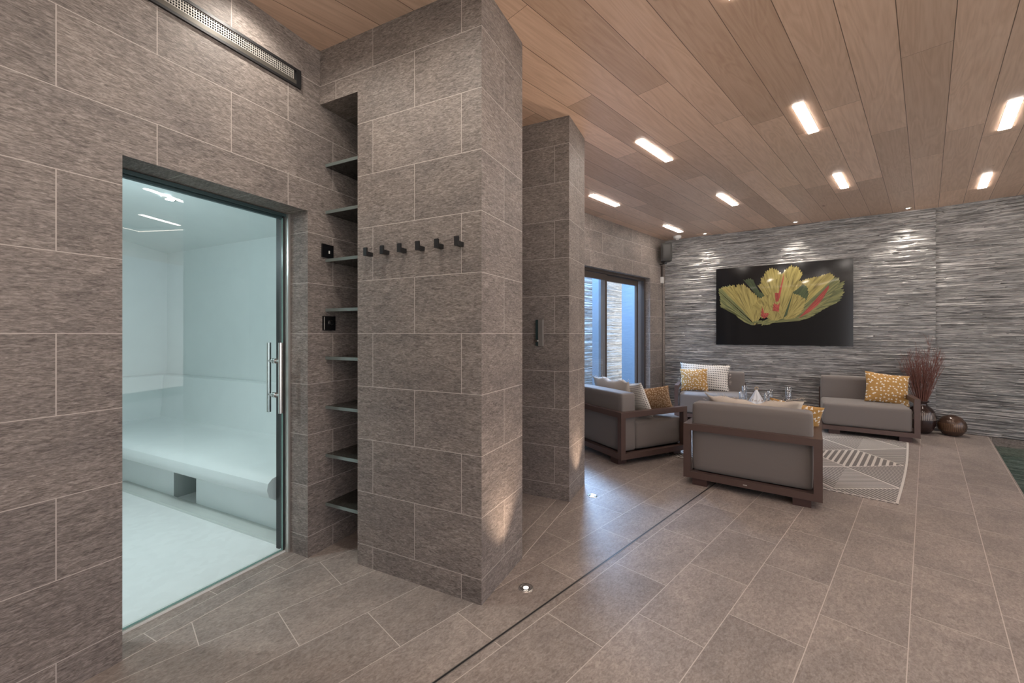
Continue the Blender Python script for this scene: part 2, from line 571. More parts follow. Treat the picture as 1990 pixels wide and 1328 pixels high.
# ------------------------------------------------------------------ steam wall (left) with doorway
DY0, DY1, DZ = 0.815, 1.676, 2.08
WX, GX = -2.183, -2.378
m = MB()
m.box(WX - 0.28, WX, -3.2, DY0, 0, HC)
m.box(WX - 0.28, WX, DY0, DY1, DZ, HC)
m.box(WX - 0.28, WX, DY1, 4.6, 0, HC)
struct(m.build('wall_left', M['wall_tile'], rz=AA, uvf=wuv(0.933, 0.616)), 'brown-grey stone tiled wall around the steam room doorway', 'wall')
# reveal faces read grey-green: the same tile seen edge on
# ------------------------------------------------------------------ shelf pier (nearer column) with open niche
CX0, CX1, CY0, CY1 = -1.865, -1.030, 1.760, 2.243
HZ = 2.757
m = MB()
m.box(CX0, CX1, CY0, CY1, 0, HC)
m.box(WX, CX0, CY0, CY1, HZ, HC)
m.box(WX, CX0, CY1 - 0.03, CY1, 0, HZ)


def pier_uv(xe, ye):
    def f(u, v):
        return (u, v)
    return f


def build_pier(m, name, xe, ye, pitch, label):
    o = m.build(name, M['wall_tile'], rz=AA)
    me = o.data
    ul = me.uv_layers[0]
    for p in me.polygons:
        e = ye if abs(p.normal.x) > 0.5 else xe
        g = wuv(e, pitch)
        for li in p.loop_indices:
            co = me.vertices[me.loops[li].vertex_index].co
            s_ = co.y if abs(p.normal.x) > 0.5 else co.x
            if abs(p.normal.z) > 0.5: ul.data[li].uv = g(co.x, co.y)
            else: ul.data[li].uv = g(s_, co.z)
    return struct(o, label, 'wall')


build_pier(m, 'wall_near_pier', -1.447, 2.005, 0.598, 'nearer tiled pier with the black coat hooks')
m = MB(); m.box(-2.46, -1.035, 3.149, 3.585, 0, HC)
build_pier(m, 'wall_far_pier', -1.158, 3.40, 0.60, 'farther dark tiled pier with the chrome shower valve')

# ------------------------------------------------------------------ window wall (left of the seating)
VX = -3.465
OY0, OY1, OZ = 4.25, 6.906, 2.33
m = MB()
m.box(VX - 0.25, VX, 3.3, OY0, 0, HC)
m.box(VX - 0.25, VX, OY0, OY1, OZ, HC)
m.box(VX - 0.25, VX, OY1, 7.62, 0, HC)
struct(m.build('wall_window_side', M['wall_tile'], uvf=wuv(7.20, 0.61)), 'tiled wall around the sliding glass door', 'wall')

# ------------------------------------------------------------------ ledger stone walls
def vnoise(shape, sx, sy, rng):
    """smooth value noise on a grid"""
    H, W_ = shape
    gy, gx = int(H / sy) + 3, int(W_ / sx) + 3
    g = rng.random((gy, gx))
    y = np.arange(H) / sy; x = np.arange(W_) / sx
    yi = y.astype(int); xi = x.astype(int)
    fy = (y - yi)[:, None]; fx = (x - xi)[None, :]
    fy = fy * fy * (3 - 2 * fy); fx = fx * fx * (3 - 2 * fx)
    a = g[yi][:, xi]; b = g[yi][:, xi + 1]; c = g[yi + 1][:, xi]; d_ = g[yi + 1][:, xi + 1]
    return (a * (1 - fx) + b * fx) * (1 - fy) + (c * (1 - fx) + d_ * fx) * fy


def stone_wall(name, p0, p1, z0, z1, mat, du=0.014, dz=0.0065, seed=1, amp=1.0, label=None):
    rng = np.random.default_rng(seed)
    L = math.hypot(p1[0] - p0[0], p1[1] - p0[1])
    nu, nz = int(L / du) + 1, int((z1 - z0) / dz) + 1
    Hh = np.zeros((nz, nu))
    r = 0
    while r < nz:
        hh = int(rng.integers(2, 6))
        c = -int(rng.integers(0, 30))
        while c < nu:
            ww = int(rng.integers(14, 60))
            o_ = rng.random() * 0.020
            tilt = (rng.random() - 0.5) * 0.010
            a, b = max(c, 0), min(c + ww, nu)
            if b > a:
                k = np.arange(r, min(r + hh, nz))
                prof = np.linspace(-0.5, 0.5, len(k)) * tilt * 2
                Hh[r:r + len(k), a:b] += o_ + prof[:, None]
                Hh[r, a:b] -= 0.012
                if rng.random() < 0.25: Hh[r:r + len(k), a:a + 1] -= 0.008
            c += ww
        r += hh
    Hh += vnoise((nz, nu), 14, 1.6, rng) * 0.012 + vnoise((nz, nu), 26, 5, rng) * 0.004 + vnoise((nz, nu), 4, 1.2, rng) * 0.007
    Hh *= amp * 1.35
    us = np.linspace(0, L, nu); zs = np.linspace(z0, z1, nz)
    U, Z = np.meshgrid(us, zs)
    V = np.stack([U.ravel(), -Hh.ravel(), Z.ravel()], 1)
    i = np.arange(nz - 1)[:, None] * nu + np.arange(nu - 1)[None, :]
    F = np.stack([i, i + 1, i + nu + 1, i + nu], -1).reshape(-1, 4)
    me = bpy.data.meshes.new(name)
    me.vertices.add(len(V)); me.vertices.foreach_set('co', V.ravel())
    me.loops.add(F.size); me.loops.foreach_set('vertex_index', F.ravel().astype(np.int32))
    me.polygons.add(len(F)); me.polygons.foreach_set('loop_start', np.arange(0, F.size, 4, dtype=np.int32))
    me.update(calc_edges=True)
    me.materials.append(mat)
    # solid backing
    o = bpy.data.objects.new(name, me); COL.objects.link(o)
    o.location = (p0[0], p0[1], 0)
    o.rotation_euler = (0, 0, math.atan2(p1[1] - p0[1], p1[0] - p0[0]))
    return struct(o, label, 'wall')


FW0, FW1 = (-3.515, 7.515), (0.085, 8.193)
stone_wall('wall_far_stone', FW0, FW1, 0, HC, M['stone'], seed=3, label='split-face grey ledger stone wall behind the seating')
stone_wall('wall_pool_stone', (0.085, 8.215), (3.2, 8.215), 0, HC, M['stone'], seed=5, label='split-face grey ledger stone wall at the pool end')
m = MB(); m.box(-3.9, 0.3, 8.62, 8.7, -0.2, HC); m.box(0.0, 5.2, 8.40, 8.6, -1.4, HC); m.box(3.2, 5.2, 8.2, 8.4, 0, HC)
m.box(-1.3, 2.6, -4.2, -4.0, 0, HC)  # unseen wall behind the camera, added to darken reflections in the wall picture
struct(m.build('wall_backing_and_blocker', M['mortar']), None, 'wall')

# ------------------------------------------------------------------ pool
WZ = -0.11
m = MB()
m.face([(POOLX, -4, -1.3), (5.2, -4, -1.3), (5.2, 8.36, -1.3), (POOLX, 8.36, -1.3)])
m.face([(POOLX, 8.36, -1.3), (POOLX, -4, -1.3), (POOLX, -4, -0.15), (POOLX, 8.36, -0.15)][::-1])
m.face([(5.2, -4, -1.3), (5.2, 8.36, -1.3), (5.2, 8.36, 0), (5.2, -4, 0)][::-1])
struct(m.build('floor_pool_basin', M['pool_tile']), 'green tiled pool basin', 'floor')
m = MB(); m.box(POOLX, 5.2, 8.20, 8.36, -1.3, -0.003)
struct(m.build('wall_pool_band', M['wall_tile'], uvf=wuv(0.9)), 'brown tile band between stone wall and pool water', 'wall')
m = MB(); m.face([(POOLX, -4, WZ), (5.2, -4, WZ), (5.2, 8.199, WZ), (POOLX, 8.199, WZ)])
tag(m.build('pool_water', M['water']), 'still green pool water beside the tile floor at far right', 'water')

# ------------------------------------------------------------------ steam room shell
SX0, SX1, SY0, SY1 = -5.5, WX - 0.28, -0.6, 2.44


def scz(y): return 2.24 + 0.20 * (SY1 - y)


m = MB(); m.face([(SX0, SY0, 0.0), (GX - 0.02, SY0, 0.0), (GX - 0.02, SY1, 0.0), (SX0, SY1, 0.0)])
struct(m.build('floor_steam', M['steam_floor'], rz=AA), 'white mosaic steam room floor', 'floor')
m = MB(); m.face([(SX0, SY0, 0), (SX0, SY1, 0), (SX0, SY1, scz(SY1)), (SX0, SY0, scz(SY0))])
struct(m.build('wall_steam_left', M['steam'], rz=AA), 'white steam room wall opposite the glass door', 'wall')
m = MB(); m.face([(SX0, SY1, 0), (SX1, SY1, 0), (SX1, SY1, scz(SY1)), (SX0, SY1, scz(SY1))])
struct(m.build('wall_steam_end', M['steam'], rz=AA), 'white steam room end wall above the bench', 'wall')
m = MB(); m.face([(SX0, SY0, 0), (SX1, SY0, 0), (SX1, SY0, scz(SY0)), (SX0, SY0, scz(SY0))])
m.face([(SX1 - .001, SY0, 0), (SX1 - .001, DY0, 0), (SX1 - .001, DY0, 3), (SX1 - .001, SY0, 3)])
m.face([(SX1 - .001, DY1, 0), (SX1 - .001, SY1, 0), (SX1 - .001, SY1, 3), (SX1 - .001, DY1, 3)])
m.face([(SX1 - .001, DY0, DZ), (SX1 - .001, DY1, DZ), (SX1 - .001, DY1, 3), (SX1 - .001, DY0, 3)])
struct(m.build('wall_steam_near', M['steam'], rz=AA), None, 'wall')
m = MB(); m.face([(SX0, SY0, scz(SY0)), (SX1, SY0, scz(SY0)), (SX1, SY1, scz(SY1)), (SX0, SY1, scz(SY1))])
struct(m.build('ceiling_steam', M['steam'], rz=AA), 'sloping white steam room ceiling', 'ceiling')

# L-shaped bench: profile swept along the end wall and the left wall
def bench():
    root = empty('steam_bench', (*AW(-3.9, 2.1), 0), AA, 'white moulded L-shaped bench inside the steam room', 'bench')
    ox, oy = -3.9, 2.1
    prof = [(1.80, 0.0), (1.80, 0.10), (1.80, 0.27), (1.74, 0.275), (1.67, 0.295), (1.625, 0.33), (1.611, 0.375), (1.618, 0.415), (1.645, 0.440), (1.70, 0.450),
            (1.80, 0.446), (2.0, 0.438), (2.22, 0.43), (2.30, 0.432), (2.335, 0.45), (2.355, 0.60), (2.375, 0.85), (2.385, 0.885), (2.41, 0.90), (2.439, 0.90)]
    m = MB()
    # end-wall leg along x, with a gap for the vault in the lower front
    vx0, vx1, vz = -3.95, -3.625, 0.27
    SX1 = -2.468
    def cx(y): return SX0 + (SY1 - y) * 1.0   # mitre
    for i in range(len(prof) - 1):
        (ya, za), (yb, zb) = prof[i], prof[i + 1]
        segs = [(None, SX1)] if i >= 2 else [(None, vx0), (vx1, SX1)]
        for s0, s1 in segs:
            xa = cx(ya) if s0 is None else s0
            xb = cx(yb) if s0 is None else s0
            m.face([(xa - ox, ya - oy, za), (s1 - ox, ya - oy, za), (s1 - ox, yb - oy, zb), (xb - ox, yb - oy, zb)])
    # left-wall leg along y
    for i in range(len(prof) - 1):
        (ya, za), (yb, zb) = prof[i], prof[i + 1]
        A_, B_ = SX0 + SY1 - ya, SX0 + SY1 - yb
        m.face([(A_ - ox, SY0 - oy, za), (A_ - ox, ya - oy, za), (B_ - ox, yb - oy, zb), (B_ - ox, SY0 - oy, zb)])
    m.face([(SX1 - ox, y - oy, z) for y, z in prof] + [(SX1 - ox, 2.439 - oy, 0)])
    b = m.build('bench_body', M['steam'], root, smooth=True, weld=True)
    md = b.modifiers.new('es', 'EDGE_SPLIT'); md.split_angle = R(35)
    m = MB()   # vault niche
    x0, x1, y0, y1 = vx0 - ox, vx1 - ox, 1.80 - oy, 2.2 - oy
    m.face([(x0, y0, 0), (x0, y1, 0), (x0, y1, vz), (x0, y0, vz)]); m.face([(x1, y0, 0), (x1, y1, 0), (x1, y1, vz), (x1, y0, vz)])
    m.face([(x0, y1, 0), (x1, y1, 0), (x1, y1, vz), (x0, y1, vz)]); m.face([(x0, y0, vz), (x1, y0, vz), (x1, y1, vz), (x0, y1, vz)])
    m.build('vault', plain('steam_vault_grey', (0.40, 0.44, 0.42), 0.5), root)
    m = MB()   # toe strip
    m.box(SX0 + 0.75 - ox, SX1 - ox, 1.69 - oy, 1.80 - oy, 0.0, 0.02)
    m.build('toe_kerb', plain('steam_kerb', (0.62, 0.64, 0.61), 0.5), root)


bench()
# steam room ceiling lamp
r_ = empty("steam_downlight", (*AW(-3.765, 1.689), scz(1.689)), AA, 'small bright downlight in the steam room ceiling', 'lamp')
m = MB(); m.lathe([(0.0, -0.012), (0.028, -0.014), (0.028, 0.0)], 20); m.build("lens", M["lens_cool"], r_, smooth=True)
m = MB(); m.lathe([(0.022, -0.014), (0.045, -0.012), (0.048, 0.0)], 24); m.build('trim_ring', M['white_plastic'], r_, smooth=True)
lamp('lamp_light', 'POINT', (0.2, -0.7, -0.35), 9, (0.84, 0.97, 1.0), r_, shadow_soft_size=0.12)

r2 = copy_tree(r_)  # lamp added out of view to brighten the floor inside the door
r2.location = (*AW(-3.15, 0.55), scz(0.55))
tag(r2, 'unseen second downlight added to brighten the steam room floor')
for ch in r2.children:
    if ch.type == 'LIGHT':
        bpy.data.objects.remove(ch)
lamp('added_fill_beam', 'SPOT', (0.0, 0.0, -0.05), 70, (0.98, 1.0, 1.0), r2, spot_size=R(125), spot_blend=0.9, shadow_soft_size=0.05)

# ------------------------------------------------------------------ steam glass door
d1 = empty('door_1', (*AW(GX, (DY0 + DY1) / 2), 0), AA, 'frameless tinted glass steam room door with steel pull bars', 'door')
d1['kind'] = 'structure'
cy = (DY0 + DY1) / 2
m = MB()
m.face([(0, DY0 - cy, 0.02), (0, DY1 - 0.028 - cy, 0.02), (0, DY1 - 0.028 - cy, DZ - 0.028), (0, DY0 - cy, DZ - 0.028)])
m.build('glass_pane', M['steam_glass'], d1)
m = MB(); m.box(-0.005, 0.005, DY1 - 0.0285 - cy, DY1 - 0.026 - cy, 0.02, DZ - 0.028); m.box(-0.005, 0.005, DY0 - cy, DY1 - 0.028 - cy, 0.017, 0.021)
m.build('glass_edge', M['glass_edge'], d1)
m = MB(); m.box(-0.035, 0.012, DY0 - cy, DY1 - cy, 0.0, 0.012)
tag(m.build('sill', plain('pale_marble_sill', (0.72, 0.72, 0.69), 0.3), d1), 'pale marble sill')
m = MB()
m.box(-0.03, -0.008, DY0 - cy, DY1 - cy, DZ - 0.03, DZ - 0.002)
m.box(0.006, 0.022, DY0 - cy, DY1 - cy, DZ - 0.018, DZ - 0.002)
m.build('head_channel', M['frame_dark'], d1, bevel=0.002)
m = MB(); m.box(-0.018, 0.002, DY1 - 0.024 - cy, DY1 - 0.004 - cy, 0.0, DZ - 0.002); m.box(-0.084, -0.018, DY1 - 0.009 - cy, DY1 - 0.001 - cy, 0.0, DZ - 0.002); m.build('door_seal', M['black'], d1)
m = MB(); m.box(0.004, 0.040, DY1 - 0.016 - cy, DY1 - 0.001 - cy, 0.0, DZ - 0.002); m.build('jamb_channel', M['alu'], d1, bevel=0.002)
for nm, sx, c_ in (('pull_handle', 0.055, 'chrome'), ('pull_handle', -0.055, 'chrome')):
    m = MB(); hy = 1.600 - cy
    m.tube([(sx, hy, 0.868), (sx, hy, 1.290)], 0.0125, 16)
    h = m.build(nm, M[c_], d1, smooth=False)
    for z in (0.975, 1.180):
        q = MB(); q.tube([(0.0, hy, z), (sx, hy, z)], 0.0085, 12); q.tube([(math.copysign(0.002, sx), hy, z), (math.copysign(0.016, sx), hy, z)], 0.016, 14)
        q.build('standoff', M['chrome'], h, smooth=False)

# ------------------------------------------------------------------ linear air vent above the door
v = empty('air_vent', (*AW(WX, 0.4), 2.83), AA, 'long black linear air vent with a square-mesh grille, high on the tiled wall', 'vent')
VY0, VY1 = -0.6 - 0.4, 1.624 - 0.4
m = MB()
m.box(0.0, 0.012, VY0, VY1, 0.038, 0.053)
m.box(0.0, 0.012, VY0, VY1, -0.053, -0.040)
m.box(0.0, 0.012, VY1 - 0.03, VY1, -0.040, 0.038)
m.build('frame', M['black'], v, bevel=0.001)
m = MB(); m.box(0.0005, 0.003, VY0, VY1 - 0.03, -0.040, 0.038); m.build('backing', M['black'], v)
m = MB(); m.box(0.004, 0.010, VY0, VY1 - 0.03, -0.040, -0.016); m.build('lower_slat', plain('dark_grey_metal', (0.13, 0.12, 0.105), 0.35, 0.6), v)
m = MB()
y = VY1 - 0.045
while y > VY0 + 0.05:
    m.box(0.004, 0.007, y - 0.0015, y + 0.0015, -0.014, 0.036); y -= 0.0108
for z in (-0.013, -0.0008, 0.0114, 0.0236, 0.0355):
    m.box(0.004, 0.0075, VY0, VY1 - 0.045, z - 0.0014, z + 0.0014)
m.build('grille', M['mesh_metal'], v)

# ------------------------------------------------------------------ niche shelves
names = ['topmost', 'second from top', 'third from top', 'fourth from top', 'fifth from top', 'sixth from top', 'seventh from top', 'lowest']
zs = [2.405, 2.112, 1.811, 1.500, 1.200, 0.892, 0.590, 0.285]
for k, z in enumerate(zs):
    s = empty('niche_shelf', (*AW((WX + CX0) / 2, 1.99), z), AA, 'dark glass shelf in the tiled niche, %s of eight' % names[k], 'shelf', 'glass shelves in the tiled niche')
    m = MB(); hw = (CX0 - WX) / 2
    m.box(-hw, hw, -0.185, 0.215, -0.017, 0); m.build('shelf_panel', M['shelf'], s)
    m = MB(); m.box(-hw, hw, -0.189, -0.185, -0.018, 0.001); m.build('front_edge', M['shelf_edge'], s)

# ------------------------------------------------------------------ wall plates beside the door
sw = empty('sensor_plate', (*AW(WX, 1.812), 1.861), AA, 'upper square black plate with a small sensor dot beside the niche', 'switch')
m = MB(); m.box(0, 0.010, -0.042, 0.042, -0.042, 0.042); m.build('plate', M['black_gloss'], sw, bevel=0.002)
m = MB(); m.box(0.010, 0.013, 0.004, 0.012, -0.014, 0.004); m.build('sensor', M['white_plastic'], sw)
sw = empty('steam_control', (*AW(WX, 1.822), 1.409), AA, 'lower square black control plate with a round steel button', 'control panel')
m = MB(); m.box(0, 0.012, -0.045, 0.045, -0.045, 0.045); m.build('plate', M['black_gloss'], sw, bevel=0.002)
m = MB(); m.tube([(0.012, 0.01, 0.004), (0.019, 0.01, 0.004)], 0.017, 20); b = m.build('button', M['chrome'], sw)
m = MB(); m.tube([(0.019, 0.01, 0.004), (0.0205, 0.01, 0.004)], 0.010, 16); m.build('button_centre', M['black_gloss'], b)
m = MB(); m.box(0.012, 0.0135, -0.040, -0.037, -0.04, 0.04); m.build('side_strip', M['mesh_metal'], sw)

# ------------------------------------------------------------------ coat hooks
ordn = ['leftmost', 'second from left', 'third from left', 'fourth from left', 'fifth from left', 'rightmost']
first = None
for k in range(6):
    x = -1.757 + k * 0.1222
    if first is None:
        h = empty('coat_hook', (0, 0, 0), AA)
        m = MB(); m.box(-0.012, 0.012, -0.040, 0.0, -0.011, 0.011); m.build('arm', M['black'], h, bevel=0.0015)
        m = MB(); m.box(-0.012, 0.012, -0.051, -0.040, -0.013, 0.033); m.build('upright_tip', M['black'], h, bevel=0.0015)
        first = h
    else:
        h = copy_tree(first)
    h.location = (*AW(x, CY0), 1.795)
    tag(h, 'small square black coat hook on the near pier, %s of six' % ordn[k], 'hook', 'black coat hooks on the tiled pier')

# ------------------------------------------------------------------ shower valve on the far pier
sv = empty('shower_valve', (*AW(-1.290, 3.149), 1.35), AA, 'upright chrome shower valve with a small knob on the dark far pier', 'shower valve')
m = MB(); m.box(-0.026, 0.004, -0.022, 0, -0.105, 0.108); m.build('wall_plate', M['frame_dark'], sv, bevel=0.002)
m = MB(); m.box(0.004, 0.040, -0.040, -0.004, -0.108, 0.110); m.build('body', M['alu'], sv, bevel=0.003)
m = MB(); m.tube([(-0.008, -0.022, -0.065), (-0.008, -0.052, -0.065)], 0.011, 16); m.build('knob', M['chrome'], sv)

# ------------------------------------------------------------------ sliding door and courtyard
d2 = empty('door_2', (VX - 0.09, (OY0 + OY1) / 2, 0), 0, 'bronze framed sliding glass door behind the left lounge chair', 'door')
d2['kind'] = 'structure'
c2 = (OY0 + OY1) / 2
fy0, fy1 = OY0 - c2, OY1 - c2
m = MB()
m.box(-0.15, 0.0, fy0, fy1, OZ - 0.045, OZ)
m.box(-0.15, 0.0, fy1 - 0.045, fy1, 0, OZ - 0.045); m.box(-0.15, 0.0, fy0, fy0 + 0.045, 0, OZ - 0.045)
m.box(-0.15, 0.0, fy0, fy1, 0.0, 0.02)
m.build('outer_frame', M['bronze'], d2, bevel=0.003)
def leaf(y0, y1, x, st=0.07):
    m = MB()
    m.box(x - 0.02, x + 0.02, y0, y0 + st, 0.02, OZ - 0.05); m.box(x - 0.02, x + 0.02, y1 - st, y1, 0.02, OZ - 0.05)
    m.box(x - 0.02, x + 0.02, y0 + st, y1 - st, OZ - 0.14, OZ - 0.05); m.box(x - 0.02, x + 0.02, y0 + st, y1 - st, 0.02, 0.12)
    l = m.build('sliding_leaf', M['bronze'], d2, bevel=0.003)
    m = MB(); m.face([(x, y0 + st, 0.12), (x, y1 - st, 0.12), (x, y1 - st, OZ - 0.14), (x, y0 + st, OZ - 0.14)]); m.build('pane', M['window_glass'], l)
leaf(fy0 + 0.05, 5.665 - c2, -0.035, 0.052)
leaf(5.63 - c2, 6.76 - c2, -0.085, 0.052)

# outside
m = MB(); m.box(-7.5, VX - 0.25, 3.2, 9.5, -0.12, -0.02)
struct(m.build('floor_courtyard', M['floor_tile'], uvf=floor_uv), 'courtyard paving', 'floor')
stone_wall('wall_courtyard_stone', (-5.6, 3.4), (-5.6, 10.4), 0, 3.4, M['stone_out'], du=0.035, dz=0.016, seed=9, amp=1.5, label='pale stacked stone wall seen through the sliding door')
m = MB(); m.box(-4.99, -4.2, 8.55, 9.0, 0, 3.3); m.box(-4.75, -4.6, 7.0, 7.16, 0, 3.3)
struct(m.build('wall_courtyard_pier', plain('smooth_render', (0.17, 0.21, 0.26), 0.6)), 'smooth grey courtyard pier', 'wall')

# ------------------------------------------------------------------ slot drain
sd = empty('slot_drain', (-1.335, 2.0, 0), 0, 'long thin dark slot drain running through the floor tiles', 'drain')
m = MB(); m.box(-0.0045, 0.0045, -5.0, 4.4, -0.003, 0.0012); m.build('slot', M['black'], sd)
m = MB(); m.box(-0.0075, -0.0045, -5.0, 4.4, -0.003, 0.0018); m.box(0.0045, 0.0075, -5.0, 4.4, -0.003, 0.0018); m.build('edge_profile', plain('dull_steel_edge', (0.24, 0.21, 0.19), 0.45, 0.3), sd)

# ------------------------------------------------------------------ floor uplights
for nm, x, y, lab in (('near', -1.492, 1.585, 'round floor uplight beside the near tiled pier'), ('far', -1.951, 2.875, 'round floor uplight beside the far tiled pier')):
    u = empty('floor_uplight', (x, y, 0), 0, lab, 'lamp', 'floor uplights')
    m = MB(); m.lathe([(0.012, 0.0015), (0.030, 0.002), (0.034, 0.004), (0.040, 0.0015), (0.041, -0.002)], 32); m.build('steel_ring', M['chrome'], u, smooth=True)
    m = MB(); m.lathe([(0.0, 0.0028), (0.008, 0.0028), (0.013, 0.0018)], 24); m.build('lens', M['lens'], u, smooth=True)
    tx, ty = rot2(-1, 0.25, AA)
    L_ = lamp('beam', 'SPOT', (0, 0, 0.015), 36.0, (1.0, 0.76, 0.57), u, spot_size=R(78), spot_blend=1.0, shadow_soft_size=0.015)
    dirv = Vector((-tx * 0.04, -ty * 0.04, 1)).normalized()
    L_.rotation_euler = dirv.to_track_quat('-Z', 'Y').to_euler()

# ------------------------------------------------------------------ ceiling strip lights
def strip_light(loc, label):
    r0 = empty('strip_light', loc, 0, label, 'ceiling light', 'recessed strip lights')
    return r0


base_strip = None
STR = [(-2.966, 4.66, 'left wall side, nearest the far pier'), (-2.966, 6.72, 'left wall side, closest to the loudspeaker'),
       (-1.826, 3.735, 'above the left lounge chair, left of the slot drain'), (-1.826, 5.77, 'between the loudspeaker corner and the picture'),
       (-0.688, 4.045, 'large one above the foreground lounge chair'), (-0.688, 5.98, 'above the middle of the rug'),
       (0.467, 5.13, 'rightmost large one at the picture edge'), (0.467, 7.14, 'rightmost small one near the stone wall'),
       (-0.688, 2.005, 'over the open floor at the top picture edge'), (0.467, 3.10, 'over the walkway just outside the view'), (0.467, 1.06, 'unseen, added for light over the camera position'), (-0.688, -0.03, 'unseen, added for light behind the camera'),
       (0.467, -0.98, 'unseen, added for light behind the camera by the pool'), (1.62, 4.05, 'unseen, added for light over the pool, far'), (1.62, 2.0, 'unseen, added for light over the pool, middle'), (1.62, 0.0, 'unseen, added for light over the pool, near')]  # out-of-view strips carry on the grid, added for their light
for x, y, lab in STR:
    if base_strip is None:
        s = empty('strip_light', (0, 0, 0))
        m = MB(); a, b = 0.036, 0.305
        m.box(-a - 0.003, -a, -b - 0.003, b + 0.003, -0.003, 0.0); m.box(a, a + 0.003, -b - 0.003, b + 0.003, -0.003, 0.0)
        m.box(-a, a, -b - 0.003, -b, -0.003, 0.0); m.box(-a, a, b, b + 0.003, -0.003, 0.0)
        m.build('trim_frame', M['white_plastic'], s)
        m = MB(); m.box(-a, a, -b, b, -0.007, -0.001); m.build('diffuser', M['strip'], s)
        base_strip = s
    else:
        s = copy_tree(base_strip)
    s.location = (x, y, HC)
    tag(s, 'lit recessed strip light, ' + lab, 'ceiling light', 'recessed strip lights')

# wall-washing downlights in front of the stone wall
n_ = Vector((math.sin(R(10.7)), -math.cos(R(10.7)), 0))
DL = [(-2.724, 7.44, 'left of the picture'), (-1.443, 7.67, 'above the picture'), (-0.18, 7.93, 'right of the picture')]
base = None
for x, y, lab in DL:
    if base is None:
        s = empty('wall_downlight', (0, 0, 0))
        m = MB(); m.lathe([(0.0, -0.002), (0.022, -0.002)], 20); m.build('lens', M['lens'], s)
        m = MB(); m.lathe([(0.022, -0.004), (0.036, -0.003), (0.037, 0.0)], 24); m.build('trim_ring', M['white_plastic'], s, smooth=True)
        lamp('beam', 'SPOT', (0, 0, -0.01), 62, (1.0, 0.93, 0.84), s, spot_size=R(84), spot_blend=0.9, shadow_soft_size=0.02)
        base = s
    else:
        s = copy_tree(base)
    s.location = (x, y, HC)
    tag(s, 'small round downlight washing the stone wall, ' + lab, 'ceiling light', 'wall-washing downlights')
for ax, ay, e, lab in ((-1.98, 1.30, 17, 'over the steam room doorway'), (-1.25, 1.22, 27, 'over the coat hooks')):
    s = copy_tree(base)
    s.location = (*AW(ax, ay), HC)
    for ch in s.children:
        if ch.type == 'LIGHT':
            ch.data = ch.data.copy(); ch.data.energy = e; ch.data.spot_size = R(160); ch.data.spot_blend = 1.0
    tag(s, 'small round ceiling downlight ' + lab, 'ceiling light', 'doorway downlights')

#LED lines over the pool, seen only as reflections
for pts, lab in (([(0.6, 4.43), (2.49, 4.48), (2.47, 1.6)], 'thin lit LED line over the pool, far corner'), ([(-1.2, -1.95), (0.99, -1.71), (1.32, 1.3)], 'thin lit LED line behind the camera')):
    l = empty('led_line', (pts[0][0], pts[0][1], HC - 0.002), 0, lab, 'ceiling light', 'LED lines')
    m = MB(); q = MB()
    for a, b in zip(pts[:-1], pts[1:]):
        dx, dy = b[0] - a[0], b[1] - a[1]; ln = math.hypot(dx, dy); px, py = -dy / ln * 0.018, dx / ln * 0.018
        o0 = (a[0] - pts[0][0], a[1] - pts[0][1]); o1 = (b[0] - pts[0][0], b[1] - pts[0][1])
        m.face([(o0[0] - px, o0[1] - py, -0.046), (o0[0] + px, o0[1] + py, -0.046), (o1[0] + px, o1[1] + py, -0.046), (o1[0] - px, o1[1] - py, -0.046)])
        q.prism([(o0[0] - px * 1.4, o0[1] - py * 1.4), (o0[0] + px * 1.4, o0[1] + py * 1.4), (o1[0] + px * 1.4, o1[1] + py * 1.4), (o1[0] - px * 1.4, o1[1] - py * 1.4)][::-1], -0.045, 0.0)
    m.build('diffuser', M['led'], l); q.build('channel', M['white_plastic'], l)

# ------------------------------------------------------------------ picture on the stone wall
FD = R(10.66)


